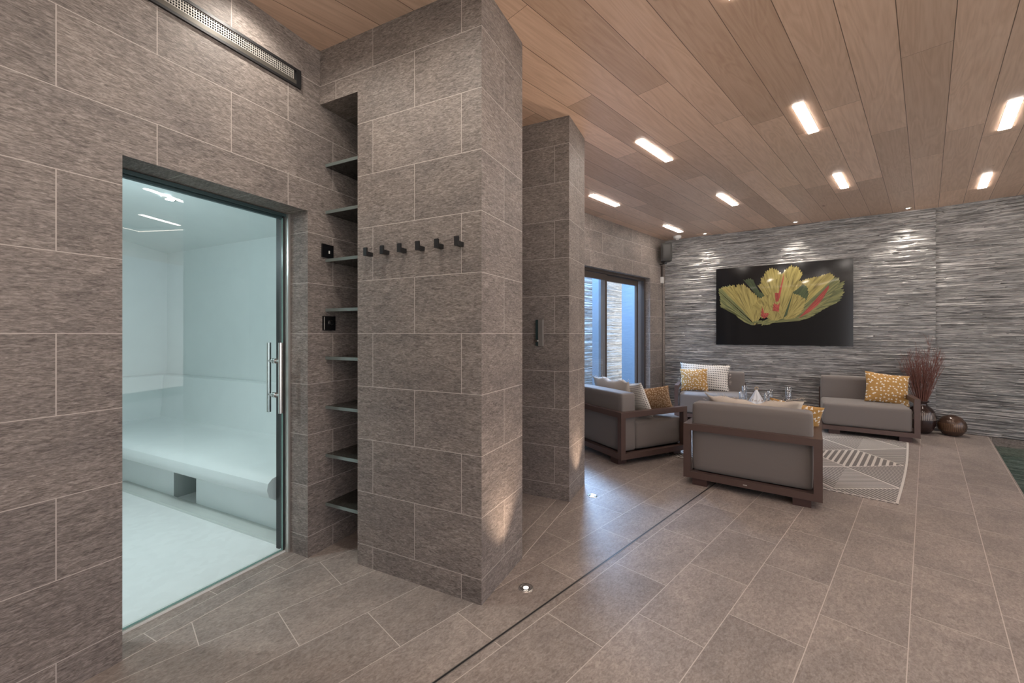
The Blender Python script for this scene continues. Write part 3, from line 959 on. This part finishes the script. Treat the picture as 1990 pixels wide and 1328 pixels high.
def picture():
    # local x along the wall, local -y into the room
    bx, by = -3.492 + 0.903 * math.cos(FD) + 0.060 * math.sin(FD), 7.502 + 0.903 * math.sin(FD) - 0.060 * math.cos(FD)
    root = empty('wall_picture', (bx, by, 1.153), FD, 'large glossy frameless photo print of a yellow-green frilled flower on black', 'picture')
    W_, H_ = 1.854, 1.317
    m = MB(); m.box(0, W_, 0.0, 0.016, 0, H_); m.build('panel', M['black_gloss'], root, bevel=0.001)
    m = MB(); m.box(0.25, W_ - 0.25, 0.016, 0.045, 0.3, H_ - 0.3); m.build('hanging_frame', M['black'], root)
    # pixel rows of the print in 1000 x 710 units
    def PX(u, v): return (u / 1558 * W_, (1 - v / 862) * H_)    # from crop coordinates, origin (188,255)
    def mat_pet(name, a, b, c):
        t = NT(name)
        sx = t.new('SeparateXYZ'); t.l.new(t.coord('UV'), sx.inputs[0])
        cb = t.new('CombineXYZ'); t.set(cb.inputs[0], t.math('MULTIPLY', sx.outputs[0], 17.0)); t.set(cb.inputs[1], t.math('MULTIPLY', sx.outputs[1], 2.0))
        n = t.noise(cb.outputs[0], 1, 4, 0.62, 0.9)
        col = t.ramp(n, [(0.30, a), (0.46, b), (0.66, c)])
        t.P(color=col, rough=0.5, coat=1.0, coatr=0.04)
        return t.mat
    YG = mat_pet('print_yellow_petal', (0.10, 0.075, 0.018), (0.27, 0.215, 0.055), (0.42, 0.34, 0.105))
    GG = mat_pet('print_green_petal', (0.02, 0.035, 0.012), (0.12, 0.13, 0.042), (0.27, 0.25, 0.085))
    DG = mat_pet('print_dark_leaf', (0.010, 0.020, 0.006), (0.03, 0.05, 0.014), (0.06, 0.085, 0.025))
    RD = mat_pet('print_red_streak', (0.10, 0.012, 0.010), (0.27, 0.030, 0.020), (0.50, 0.09, 0.06))
    mats = [YG, GG, DG, RD]
    m = MB(); st = [0]
    rnd = random.Random(4)

    def petal(basept, tips, mi, frill=10, depth=None):
        """fan of quads from a base point out to a frilled rim given as a polyline"""
        st[0] += 1
        y = -0.0004 * st[0] - 0.0006
        # resample rim
        P_ = []
        seg = []
        for a, b in zip(tips[:-1], tips[1:]):
            L = math.hypot(b[0] - a[0], b[1] - a[1]); k = max(2, int(L / 6))
            for i in range(k):
                t_ = i / k; P_.append((a[0] + (b[0] - a[0]) * t_, a[1] + (b[1] - a[1]) * t_))
        P_.append(tips[-1])
        out = []
        for i, p in enumerate(P_):
            dx, dy = p[0] - basept[0], p[1] - basept[1]; L = math.hypot(dx, dy)
            j = frill * (0.8 * math.sin(i * 1.35 + st[0]) + 0.5 * math.sin(i * 0.47 + 2 * st[0]) + rnd.uniform(-0.35, 0.35))
            out.append((p[0] + dx / L * j, p[1] + dy / L * j))
        n = len(out)
        for i in range(n - 1):
            a, b = PX(*out[i]), PX(*out[i + 1]); c = PX(*basept)
            ma = ((a[0] + c[0]) / 2, (a[1] + c[1]) / 2); mb = ((b[0] + c[0]) / 2, (b[1] + c[1]) / 2)
            m.face([(c[0], y, c[1]), (mb[0], y, mb[1]), (ma[0], y, ma[1])][::-1], mi, [(i / n, 0), ((i + 1) / n, .5), (i / n, .5)][::-1])
            m.face([(ma[0], y, ma[1]), (mb[0], y, mb[1]), (b[0], y, b[1]), (a[0], y, a[1])][::-1], mi, [(i / n, .5), ((i + 1) / n, .5), ((i + 1) / n, 1), (i / n, 1)][::-1])

    def off(l): return [(a - 188, b - 255) for a, b in l]
    o = lambda a, b: (a - 188, b - 255)
    petal(o(760, 640), off([(540, 400), (600, 385), (660, 400), (680, 450), (720, 520), (780, 560), (850, 560)]), 2, 12)
    petal(o(700, 890), off([(1740 - 60, 860 - 400), (1660, 470), (1640, 540), (1650, 600), (1600, 680), (1500, 720), (1390, 780), (1300, 830), (1190, 860)]), 1, 14)
    petal(o(680, 900), off([(220, 510), (240, 580), (245, 690), (330, 705), (400, 750), (480, 820), (560, 870), (640, 900)]), 1, 10)
    petal(o(690, 895), off([(215, 500), (240, 475), (300, 460), (370, 450), (410, 480), (430, 560)]), 1, 10)
    petal(o(700, 895), off([(250, 470), (330, 465), (390, 455), (420, 440), (440, 520), (450, 640)]), 0, 9)
    petal(o(680, 900), off([(430, 620), (425, 500), (460, 450), (540, 445), (600, 490), (650, 540), (700, 580), (760, 630), (780, 700), (760, 800)]), 0, 10)
    petal(o(980, 830), off([(720, 480), (750, 440), (755, 400), (800, 350), (820, 310), (900, 290), (960, 330), (1010, 360)]), 0, 12)
    petal(o(960, 830), off([(1000, 380), (1020, 330), (1090, 285), (1150, 290), (1200, 330), (1225, 380), (1200, 420), (1130, 470), (1090, 560)]), 0, 12)
    petal(o(900, 870), off([(640, 700), (700, 640), (780, 590), (900, 560), (1050, 560), (1180, 640), (1250, 740)]), 0, 4)
    petal(o(950, 840), off([(860, 560), (930, 420), (1010, 360), (1080, 450), (1130, 600)]), 0, 4)
    petal(o(1020, 840), off([(1100, 560), (1180, 450), (1290, 425), (1400, 410), (1500, 385), (1560, 410), (1550, 460), (1500, 540), (1440, 640), (1350, 740), (1180, 830)]), 0, 9)
    petal(o(1060, 850), off([(1560, 430), (1600, 440), (1620, 480), (1560, 560), (1500, 640), (1400, 740), (1250, 830)]), 1, 8)
    petal(o(1010, 830), off([(1120, 560), (1180, 520), (1230, 480), (1280, 520), (1290, 590), (1260, 660)]), 2, 5)
    petal(o(1040, 845), off([(1120, 570), (1200, 600), (1260, 640), (1230, 760), (1140, 830)]), 0, 5)
    petal(o(1180, 835), off([(1505, 500), (1500, 540), (1440, 640), (1390, 700), (1300, 770)]), 3, 3)
    petal(o(930, 700), off([(915, 560), (960, 560), (1020, 350), (1015, 420), (975, 600), (955, 650)]), 3, 2)
    petal(o(760, 830), off([(730, 720), (760, 690), (820, 680), (850, 720), (860, 800)]), 0, 4)
    petal(o(790, 830), off([(750, 800), (770, 700), (790, 770), (850, 775), (830, 810)]), 3, 5)
    petal(o(1010, 840), off([(860, 700), (900, 660), (960, 650), (985, 690), (1000, 740)]), 0, 4)
    petal(o(960, 760), off([(855, 740), (890, 745), (905, 665), (950, 690), (975, 655)]), 3, 4)
    petal(o(770, 880), off([(620, 880), (700, 850), (860, 850), (960, 850), (900, 875), (830, 900), (760, 900)]), 1, 5)
    m.build('photo_print', mats, root)


picture()

# ------------------------------------------------------------------ lounge chairs
def rounded_box(x0, x1, y0, y1, z0, z1, r=0.05, n=8, puff=0.0, seed=0):
    """rounded, slightly puffed cushion block"""
    m = MB()
    rng = random.Random(seed)
    bm = bmesh.new()
    bmesh.ops.create_cube(bm, size=1)
    bmesh.ops.subdivide_edges(bm, edges=bm.edges, cuts=n, use_grid_fill=True)
    cx_, cy_, cz_ = (x0 + x1) / 2, (y0 + y1) / 2, (z0 + z1) / 2
    hx, hy, hz = (x1 - x0) / 2, (y1 - y0) / 2, (z1 - z0) / 2
    for v_ in bm.verts:
        p = v_.co * 2   # -1..1
        # remap so that edge loops gather at the corners
        q = [math.copysign(1 - (1 - abs(c)) ** 1.6, c) if abs(c) < 1 else c for c in p]
        P_ = Vector((q[0] * hx, q[1] * hy, q[2] * hz))
        inner = Vector((max(-hx + r, min(hx - r, P_.x)), max(-hy + r, min(hy - r, P_.y)), max(-hz + r, min(hz - r, P_.z))))
        d_ = P_ - inner
        if d_.length > 1e-6:
            d_ = d_.normalized() * r
            P_ = inner + d_
        f = (1 - p.x ** 2) * (1 - p.y ** 2) if abs(p.z) > 0.9 else ((1 - p.x ** 2) * (1 - p.z ** 2) if abs(p.y) > 0.9 else (1 - p.y ** 2) * (1 - p.z ** 2))
        nrm = Vector((p.x if abs(p.x) > 0.99 else 0, p.y if abs(p.y) > 0.99 else 0, p.z if abs(p.z) > 0.99 else 0))
        P_ += nrm * puff * f
        v_.co = P_ + Vector((cx_, cy_, cz_))
    m.v = [tuple(v_.co) for v_ in bm.verts]
    for f in bm.faces:
        m.f.append(tuple(v_.index for v_ in f.verts)); m.m.append(0)
        m.uv.append([(v_.co.x, v_.co.z) for v_ in f.verts])
    bm.free()
    return m


def lounge(loc, phi, w_, d_, arms, label, back_gap=0.0):
    root = empty('lounge_chair', (loc[0], loc[1], 0), phi, label, 'lounge chair', 'brown framed lounge chairs')
    b = 0.056; z0, z1 = 0.062, 0.540
    L_, R_ = 'l' in arms, 'r' in arms
    m = MB()
    m.box(0, w_, 0, b, z0, z0 + b); m.box(0, w_, d_ - b, d_, z0, z0 + b)
    m.box(0, b, b, d_ - b, z0, z0 + b); m.box(w_ - b, w_, b, d_ - b, z0, z0 + b)
    m.box(0, b, 0, b, z0 + b, z1 - b); m.box(w_ - b, w_, 0, b, z0 + b, z1 - b)
    m.box(0, w_, 0, b, z1 - b, z1)
    m.box(b, w_ - b, b, d_ - b, z0 + 0.02, z0 + 0.035)
    m.build('frame', M['sofa_frame'], root, bevel=0.002)
    for flag, x in ((L_, 0), (R_, w_ - b)):
        if flag:
            m = MB()
            m.box(x, x + b, b, d_, z1 - b, z1); m.box(x, x + b, d_ - b, d_, z0 + b, z1 - b)
            m.build('armrest', M['sofa_frame'], root, bevel=0.002)
    for fx in (0.07, w_ - 0.19):
        for fy in (0.02, d_ - 0.13):
            m = MB(); m.box(fx, fx + 0.12, fy, fy + 0.11, 0, z0); m.build('foot', M['sofa_foot'], root, bevel=0.002)
    g = 0.014
    xl = b + g if L_ else 0.012
    xr = w_ - b - g if R_ else w_ - 0.012
    bl = 0.062; br = w_ - 0.062
    if not L_: bl = 0.02
    if not R_: br = w_ - 0.02
    rounded_box(bl, br, b + 0.004, 0.245, z0 + b + 0.004, 0.722, 0.020, 11, 0.007).build('back_cushion', M['cushion'], root, smooth=True)
    rounded_box(xl, xr, 0.262, d_ - 0.008, z0 + b + 0.004, 0.415, 0.030, 11, 0.010).build('seat_cushion', M['cushion'], root, smooth=True)
    return root


S3 = lounge((-1.540, 3.700), R(9.0), 1.0, 0.93, 'lr', 'taupe lounge chair in the foreground, seen squarely from behind')
S1 = lounge((-3.116, 4.035), R(-19), 1.0, 0.93, 'lr', 'taupe lounge chair at left, half hidden by the far pier')
S2 = lounge((-0.217, 7.95), R(190.7), 0.96, 0.9, 'l', 'taupe one-armed lounge chair against the stone wall, beside the twig vase')
S4 = lounge((-2.103, 7.50), R(198), 1.0, 0.92, 'r', 'taupe one-armed lounge chair in the left corner with the knit pillow')
m = MB(); m.box(0.47, 0.50, -0.0015, 0.0, 0.083, 0.090)
tag(m.build('maker_badge', M['mesh_metal'], S3), 'tiny pale badge on the rear bottom rail')


# ------------------------------------------------------------------ pillows
def pillow(name, w_, h_, t_, mat, loc, rot, label, cat='pillow', group='scatter pillows', n=22, fringe=0, wob=0.0, seed=1, fmat=None, droop=0.0):
    """local x width, local z height, local y thickness; origin at the pillow centre"""
    rng = random.Random(seed)
    ph = [rng.uniform(0, 6.28) for _ in range(6)]
    root = empty(name, loc, 0, label, cat, group)
    root.rotation_euler = rot
    m = MB()
    idx = {}
    for side in (1, -1):
        for j in range(n + 1):
            for i in range(n + 1):
                u, v_ = 2 * i / n - 1, 2 * j / n - 1
                edge = i in (0, n) or j in (0, n)
                if edge and side == -1:
                    idx[(side, i, j)] = idx[(1, i, j)]; continue
                th = ((1 - u ** 4) * (1 - v_ ** 4)) ** 0.5 * (0.35 + 0.65 * math.sqrt(max(0, (1 - u * u) * (1 - v_ * v_))))
                pin = 0.07
                x = u * w_ / 2 * (1 - pin * (1 - v_ * v_)); z = v_ * h_ / 2 * (1 - pin * (1 - u * u))
                z -= droop * (1 - u * u) * (1 if v_ > 0 else 0) * v_
                wr = wob * (math.sin(7 * u + ph[0] + 3 * v_) + 0.6 * math.sin(13 * u + ph[1]) * v_ + 0.5 * math.sin(9 * v_ + ph[2]))
                m.v.append((x, side * (t_ / 2 * th) + wr * 0.4, z + wr * 0.5))
                idx[(side, i, j)] = len(m.v) - 1
    for side in (1, -1):
        for j in range(n):
            for i in range(n):
                q = [idx[(side, i, j)], idx[(side, i + 1, j)], idx[(side, i + 1, j + 1)], idx[(side, i, j + 1)]]
                uv = [(i / n, j / n * h_ / w_), ((i + 1) / n, j / n * h_ / w_), ((i + 1) / n, (j + 1) / n * h_ / w_), (i / n, (j + 1) / n * h_ / w_)]
                if side == 1: q = q[::-1]; uv = uv[::-1]
                m.f.append(tuple(q)); m.m.append(0); m.uv.append(uv)
    m.build('cover', mat, root, smooth=True)
    if fringe:
        f = MB()
        for k in range(fringe):
            t0 = rng.random()
            s_ = rng.choice('lrtt')
            if s_ == 'l': p = (-w_ / 2, 0, (t0 - 0.5) * h_)
            elif s_ == 'r': p = (w_ / 2, 0, (t0 - 0.5) * h_)
            else: p = ((t0 - 0.5) * w_, 0, h_ / 2 - (1 - (2 * t0 - 1) ** 2) * (0.035 * h_ + droop))
            d2 = Vector((p[0] / w_ * 2 + rng.uniform(-.5, .5), rng.uniform(-.6, .6), p[2] / h_ * 2 + rng.uniform(-.4, .6))).normalized()
            L = rng.uniform(0.015, 0.035)
            a = Vector(p) * 0.99; b_ = a + d2 * L * 0.6; c_ = a + d2 * L + Vector((0, 0, -0.006))
            f.tube([a, b_, c_], [0.0022, 0.0018, 0.0012], 4)
        tag(f.build('fringe', fmat or mat, root), kind='stuff')
    return root


def chair_pt(root, x, y, z):
    a = root.rotation_euler[2]
    X, Y = rot2(x, y, a)
    return (root.location[0] + X, root.location[1] + Y, z)


a1, a2, a3, a4 = (s.rotation_euler[2] for s in (S1, S2, S3, S4))
# foreground chair
pillow('fringed_pillow', 0.76, 0.39, 0.17, M['cream'], chair_pt(S3, 0.50, 0.375, 0.610), (R(14), 0, a3), 'cream fringed pillow slumped against the foreground chair back', fringe=150, wob=0.022, seed=3, droop=0.045)
pillow('blossom_pillow', 0.40, 0.34, 0.13, M['mustard'], chair_pt(S3, 0.80, 0.55, 0.585), (R(22), R(8), a3), 'blossom print pillow peeking over the right end of the foreground chair', seed=5)
# left chair
pillow('cream_pillow', 0.66, 0.42, 0.15, M['cream'], chair_pt(S1, 0.44, 0.36, 0.625), (R(14), 0, a1), 'crumpled cream pillow on top of the left chair back', fringe=40, wob=0.018, seed=8)
pillow('speckled_pillow', 0.40, 0.40, 0.13, M['knit'], chair_pt(S1, 0.74, 0.44, 0.615), (R(20), R(-6), a1 - R(8)), 'black and white speckled pillow behind the rust one', seed=2)
pillow('rust_pillow', 0.40, 0.39, 0.14, M['rust'], chair_pt(S1, 0.80, 0.62, 0.592), (R(34), R(-10), a1 + R(40)), 'rust print pillow leaning by the armrest of the left chair', seed=6)
# corner chair
pillow('knit_pillow', 0.74, 0.44, 0.16, M['knit'], chair_pt(S4, 0.60, 0.37, 0.632), (R(14), R(-2), a4), 'large white knit pillow with black dots on the corner chair', fringe=70, wob=0.004, seed=9, fmat=M['cream'])
pillow('blossom_pillow', 0.41, 0.37, 0.14, M['mustard'], chair_pt(S4, 0.74, 0.55, 0.600), (R(16), R(3), a4), 'mustard blossom pillow in front of the white knit pillow', seed=11)
# right chair
pillow('blossom_pillow', 0.49, 0.42, 0.15, M['mustard'], (-0.375, 7.46, 0.605), (R(16), R(-7), R(183.4 + 22)), 'mustard blossom pillow leaning on the right one-armed chair', seed=12)


# ------------------------------------------------------------------ coffee table with glasses and napkin
tb = empty('coffee_table', (-1.40, 5.72, 0), R(9), 'low dark coffee table hidden behind the foreground chair', 'table')
TZ = 0.47
m = MB(); m.box(-0.42, 0.42, -0.30, 0.30, TZ - 0.03, TZ); m.build('table_top', M['sofa_frame'], tb, bevel=0.004)
for x in (-0.39, 0.35):
    for y in (-0.27, 0.23):
        m = MB(); m.box(x, x + 0.04, y, y + 0.04, 0, TZ - 0.03); m.build('leg', M['sofa_frame'], tb)


def at_px(px, D):
    X = (px - 995) / 800 * D
    return X * math.cos(TH) - D * math.sin(TH), X * math.sin(TH) + D * math.cos(TH)


def glass(px, D, h, r, label):
    x, y = at_px(px, D)
    m = MB()
    m.lathe([(0.0, 0.006), (r * 0.92, 0.006), (r, h), (r - 0.0025, h), (r * 0.92 - 0.003, 0.012), (0.0, 0.012)], 24)
    m.v = [(a, b, c - 0.006) for a, b, c in m.v]
    return tag(m.build('drinking_glass', M['clear_glass'], loc=(x, y, TZ), smooth=True), label, 'glass', 'glasses on the coffee table')


glass(1447, 5.10, 0.235, 0.030, 'tallest clear glass at the left end of the coffee table')
glass(1442, 4.85, 0.195, 0.033, 'clear tumbler in front of the tallest glass')
glass(1490, 4.95, 0.170, 0.030, 'short clear glass right of the folded napkin')
glass(1497, 5.15, 0.175, 0.030, 'short clear glass behind its twin, right of the napkin')
glass(1532, 5.05, 0.220, 0.036, 'tall clear glass at the right end of the coffee table')
nx, ny = at_px(1470, 5.05)
nk = empty('folded_napkin', (nx, ny, TZ), R(25), 'white napkin folded into a pyramid with a wooden ring on top', 'napkin')
m = MB()
ns = 40; H_ = 0.185
prev = None
rings = []
for j in range(9):
    t_ = j / 8
    ring = []
    for k in range(ns):
        a = 2 * math.pi * k / ns
        sq = 1 / max(abs(math.cos(a)), abs(math.sin(a)))
        rr = 0.088 * (1 - t_) ** 0.95 + 0.008
        rr *= (0.75 + 0.25 * sq) * (1 + 0.14 * math.sin(5 * a + 1.3) * (1 - t_) + 0.05 * math.sin(11 * a))
        ring.append((rr * math.cos(a), rr * math.sin(a), H_ * t_ + 0.001))
    rings.append(ring)
m.v = [p for r0 in rings for p in r0]
for j in range(8):
    for k in range(ns):
        k2 = (k + 1) % ns
        m.f.append((j * ns + k, j * ns + k2, (j + 1) * ns + k2, (j + 1) * ns + k)); m.m.append(0); m.uv.append([(0, 0)] * 4)
m.f.append(tuple(range(ns))[::-1]); m.m.append(0); m.uv.append([(0, 0)] * ns)
m.build('cloth', M['cloth'], nk, smooth=True)
m = MB()
pts = [(0.018 * math.cos(a), 0.0, H_ + 0.014 + 0.018 * math.sin(a)) for a in [2 * math.pi * k / 20 for k in range(21)]]
m.tube(pts, 0.006, 8, caps=False)
tag(m.build('napkin_ring', plain('pale_wood', (0.55, 0.42, 0.28), 0.5), nk, smooth=True), 'pale wooden ring')


# ------------------------------------------------------------------ rug with line pattern
def rug():
    X0, X1, Y0, Y1 = -2.05, -0.155, 4.43, 7.02
    t = NT('grey_woven_rug')
    sx = t.new('SeparateXYZ'); t.l.new(t.coord('Object'), sx.inputs[0])
    n = t.noise(t.mapping(t.coord('Object'), (160, 160, 1)), 1, 2, 0.7)
    base_c = t.mix(n, (0.13, 0.12, 0.115), (0.25, 0.235, 0.225))
    dark = t.P(color=base_c, rough=0.9, spec=0.1).mat
    light = plain('cream_rug_yarn', (0.58, 0.54, 0.50), 0.9, noise=0.1, nscale=150)

    def line_mat(name, pitch, duty):
        t = NT(name)
        s2 = t.new('SeparateXYZ'); t.l.new(t.coord('UV'), s2.inputs[0])
        f = t.math('FRACT', t.math('DIVIDE', t.math('ADD', s2.outputs[0], 50.0), pitch))
        on = t.math('LESS_THAN', f, duty)
        n = t.noise(t.mapping(t.coord('Object'), (160, 160, 1)), 1, 2, 0.7)
        g = t.mix(n, (0.13, 0.12, 0.115), (0.25, 0.235, 0.225))
        t.P(color=t.mix(on, g, (0.58, 0.54, 0.50)), rough=0.9, spec=0.1)
        return t.mat
    thin = line_mat('thin_striped_rug', 0.036, 0.24)
    fine = line_mat('fine_striped_rug', 0.022, 0.38)
    root = empty('rug', ((X0 + X1) / 2, (Y0 + Y1) / 2, 0), 0, 'grey rug with cream geometric lines under the seating group', 'rug')
    ox, oy = (X0 + X1) / 2, (Y0 + Y1) / 2
    # body with gently bowed sides
    N = 24
    out = []
    for i in range(N): t_ = i / N; out.append((X0 + (X1 - X0) * t_, Y0 - 0.035 * math.sin(math.pi * t_)))
    for i in range(N): t_ = i / N; out.append((X1 + 0.02 * math.sin(math.pi * t_), Y0 + (Y1 - Y0) * t_))
    for i in range(N): t_ = i / N; out.append((X1 - (X1 - X0) * t_, Y1 + 0.03 * math.sin(math.pi * t_)))
    for i in range(N): t_ = i / N; out.append((X0 - 0.02 * math.sin(math.pi * t_), Y1 - (Y1 - Y0) * t_))
    m = MB(); m.prism([(a - ox, b - oy) for a, b in out], 0.0005, 0.006)
    m.uv = [[((u + v_) * 0.7071, (v_ - u) * 0.7071) for u, v_ in q] for q in m.uv]
    m.build('rug_body', thin, root)
    # border
    m = MB()
    c = [((a - ox), (b - oy)) for a, b in out]
    for i in range(len(c)):
        a, b = c[i], c[(i + 1) % len(c)]
        s = 0.982; sy = 0.987
        m.face([(a[0], a[1], 0.0068), (b[0], b[1], 0.0068), (b[0] * s, b[1] * sy, 0.0068), (a[0] * s, a[1] * sy, 0.0068)])
    m.build('border', light, root)
    # triangular fields: zigzag between the x columns, 45 degree lines
    xi0, xi1 = X0 + 0.03, X1 - 0.012
    m = MB(); ln = MB()
    def field(poly, mi, ang):
        ca, sa = math.cos(ang), math.sin(ang)
        pts = [(a - ox, b - oy, 0.0064) for a, b in poly]
        ar = sum(pts[i][0] * pts[(i + 1) % len(pts)][1] - pts[(i + 1) % len(pts)][0] * pts[i][1] for i in range(len(pts)))
        if ar < 0: pts = pts[::-1]
        m.face(pts, mi, [(p[0] * ca + p[1] * sa, -p[0] * sa + p[1] * ca) for p in pts])
    def line(a, b, w_=0.016, z=0.0072):
        dx, dy = b[0] - a[0], b[1] - a[1]; L = math.hypot(dx, dy); px, py = -dy / L * w_ / 2, dx / L * w_ / 2
        ln.face([(a[0] - ox - px, a[1] - oy - py, z), (b[0] - ox - px, b[1] - oy - py, z), (b[0] - ox + px, b[1] - oy + py, z), (a[0] - ox + px, a[1] - oy + py, z)])
    W2 = xi1 - xi0
    h = (Y1 - Y0 - 0.06)
    # rhombus lattice on both halves: nodes at right edge, middle column and left edge
    xm = -0.568; xr = -0.165
    ysr = [4.88, 5.752, 6.63]                # nodes on the right edge
    nodes_m = [4.47, 5.295, 6.146, 6.98]     # nodes on the inner column
    def col(xa, xb, ya, yb, flip):
        """triangles between column xa (nodes ya) and xb (nodes yb)"""
        for i in range(len(ya)):
            for j in range(len(yb)):
                if abs(ya[i] - yb[j]) < 0.6:
                    line((xa, ya[i]), (xb, yb[j]))
    cols = [(xr, ysr), (xm, nodes_m), (-0.98, [4.88, 5.71, 6.56]), (-1.39, [4.47, 5.295, 6.146, 6.98]), (-1.80, [4.88, 5.71, 6.56]), (-2.03, [4.65, 5.5, 6.35])]
    for (xa, ya), (xb, yb) in zip(cols[:-1], cols[1:]):
        col(xa, xb, ya, yb, 0)
        A_ = sorted(ya); B_ = sorted(yb)
        k = 0
        # fields: triangles with base on xb column or on xa column
        for i in range(len(B_) - 1):
            mid = [y for y in A_ if B_[i] - 0.1 < y < B_[i + 1] + 0.1]
            if mid:
                k += 1
                solid = (xa == xr and i == 1)
                if not solid: field([(xb, B_[i]), (xb, B_[i + 1]), (xa, mid[0])], 1 if (i % 2 == 0) else 0, R(45) if i % 2 else R(-45))
        for i in range(len(A_) - 1):
            mid = [y for y in B_ if A_[i] - 0.1 < y < A_[i + 1] + 0.1]
            if mid:
                field([(xa, A_[i]), (xa, A_[i + 1]), (xb, mid[0])], 0, R(45) if i % 2 == 0 else R(-45))
    field([(xr - 0.02, 5.752), (xm, 6.146), (-0.98, 5.71), (xm, 5.295)], 2, 0)
    m.v[-4:] = [(a, b, 0.0067) for a, b, c_ in m.v[-4:]]
    # bold stripes in the rhombus whose tip sits at (xr, 5.752)
    for k in range(14):
        x = -0.23 - k * 0.052
        if x < -0.95: break
        hw = (xr - x) * 1.06 if x > xm else None
        if x > xm: ya, yb = 5.752 - (xr - x) * 1.13, 5.752 + (xr - x) * 0.98
        else:
            q = (xm - x)
            ya, yb = 5.295 + q * 1.0, 6.146 - q * 1.05
        if yb - ya > 0.03: line((x, ya), (x, yb), 0.022, 0.0070)
    f = m.build('striped_fields', [thin, fine, dark], root)
    ln.build('cream_lines', light, root)


rug()

# ------------------------------------------------------------------ vase, twigs and pot
vx, vy = -0.05, 7.865
m = MB()
prof = [(0.0, 0.0), (0.070, 0.0), (0.085, 0.01), (0.122, 0.06), (0.140, 0.12), (0.146, 0.19), (0.142, 0.235), (0.132, 0.29), (0.104, 0.34), (0.074, 0.365), (0.060, 0.38), (0.058, 0.41), (0.078, 0.425), (0.079, 0.435), (0.066, 0.43), (0.054, 0.40), (0.054, 0.30)]
m.lathe(prof, 96, rib=0.008, ribz=(0.19, 0.30))
tag(m.build('tall_vase', [M['vase'], M['pot_cut']], loc=(vx, vy, 0), smooth=True), 'dark glazed bulbous vase holding the twigs at the right chair', 'vase')
px_, py_ = 0.236, 7.945
m = MB()
prof = [(0.0, 0.0), (0.06, 0.0), (0.09, 0.014), (0.127, 0.07), (0.138, 0.13), (0.132, 0.17), (0.118, 0.205), (0.085, 0.245), (0.055, 0.258), (0.048, 0.262), (0.044, 0.255), (0.055, 0.235)]
m.lathe(prof, 96, rib=0.012, ribz=(0.06, 0.18))
tag(m.build('round_pot', [M['pot'], M['pot_line']], loc=(px_, py_, 0), smooth=True), 'low round bronze pot on the floor right of the vase', 'pot')

tw = empty('dried_twigs', (vx, vy, 0.36), 0, 'bundle of dry red-brown twigs standing in the dark vase', 'dried plant')
rt = random.Random(21)
for k in range(98):
    m = MB()
    a = rt.uniform(0, 2 * math.pi); sp = rt.uniform(0.01, 1) ** 0.7
    r0 = 0.045 * sp
    H_ = rt.uniform(0.45, 0.80) if k > 3 else rt.uniform(0.85, 1.0)
    lean = 0.20 * sp + rt.uniform(-0.02, 0.05)
    ln_ = min(lean, 0.18 if math.sin(a) > 0 else 0.3)
    pts = []
    jx, jy = 0, 0
    for j in range(8):
        t_ = j / 7
        jx += rt.uniform(-0.008, 0.008); jy += rt.uniform(-0.006, 0.006)
        rr = r0 + ln_ * t_ ** 1.2
        pts.append((rr * math.cos(a) + jx, rr * math.sin(a) * 0.75 + jy, H_ * t_))
    m.tube(pts, [0.0042 * (1 - 0.72 * j / 7) for j in range(8)], 5)
    for b in range(rt.randint(2, 4)):
        j = rt.randint(3, 6)
        p = Vector(pts[j]); d_ = Vector((rt.uniform(-.5, .5), rt.uniform(-.35, .25), rt.uniform(.7, 1.2))).normalized() * rt.uniform(0.08, 0.2)
        m.tube([p, p + d_ * 0.5 + Vector((rt.uniform(-.01, .01), 0, 0)), p + d_], [0.0022, 0.0016, 0.0009], 4)
    m.build('twig', M['twig'], tw)

# ------------------------------------------------------------------ corner: loudspeaker, plug box, detector
sp = empty('loudspeaker', (-3.33, 7.22, 2.80), R(35), 'black wall loudspeaker high in the corner by the stone wall', 'loudspeaker')
m = MB()
m.prism([(-0.09, -0.10), (0.09, -0.10), (0.075, 0.02), (0.045, 0.09), (-0.045, 0.09), (-0.075, 0.02)], -0.16, 0.16)
m.build('cabinet', M['black'], sp, bevel=0.018)
rounded_box(-0.086, 0.086, -0.112, -0.096, -0.15, 0.15, 0.008, 6, 0.012).build('grille', M['speaker'], sp, smooth=True)
m = MB(); m.box(-0.02, 0.02, -0.02, 0.02, -0.20, -0.16); m.tube([(0, 0, -0.18), (-0.085, 0.06, -0.20)], 0.012, 8)
m.build('bracket', M['black'], sp)
cd = MB(); cd.box(0, 0.022, -0.022, 0.022, 2.395, 2.60)
tag(cd.build('cable_conduit', M['bronze'], loc=(VX, 7.34, 0)), 'short dark cable conduit below the loudspeaker', 'conduit')
pb = MB(); pb.box(0, 0.035, -0.034, 0.034, 2.275, 2.39)
tag(pb.build('power_box', M['white_plastic'], loc=(VX, 7.34, 0), bevel=0.006), 'small white box at the end of the conduit in the corner', 'power box')
cb = MB(); cb.tube([(0, 0, 2.275), (0.004, 0.01, 1.6), (0, 0.004, 0.9), (0.006, 0.0, 0.05)], 0.005, 6)
tag(cb.build('cable', M['bronze'], loc=(VX + 0.012, 7.36, 0)), 'thin dark cable running down the corner', 'cable')
dt = empty('ceiling_sensor', (-3.14, 7.28, HC), 0, 'white round ceiling sensor above the loudspeaker', 'sensor')
m = MB(); m.lathe([(0.0, -0.045), (0.055, -0.045), (0.068, -0.03), (0.070, 0.0)], 28); m.build('housing', M['white_plastic'], dt, smooth=True)
m = MB(); m.lathe([(0.0, -0.075), (0.025, -0.070), (0.032, -0.045)], 20); m.build('sensor_dome', M['mesh_metal'], dt, smooth=True)
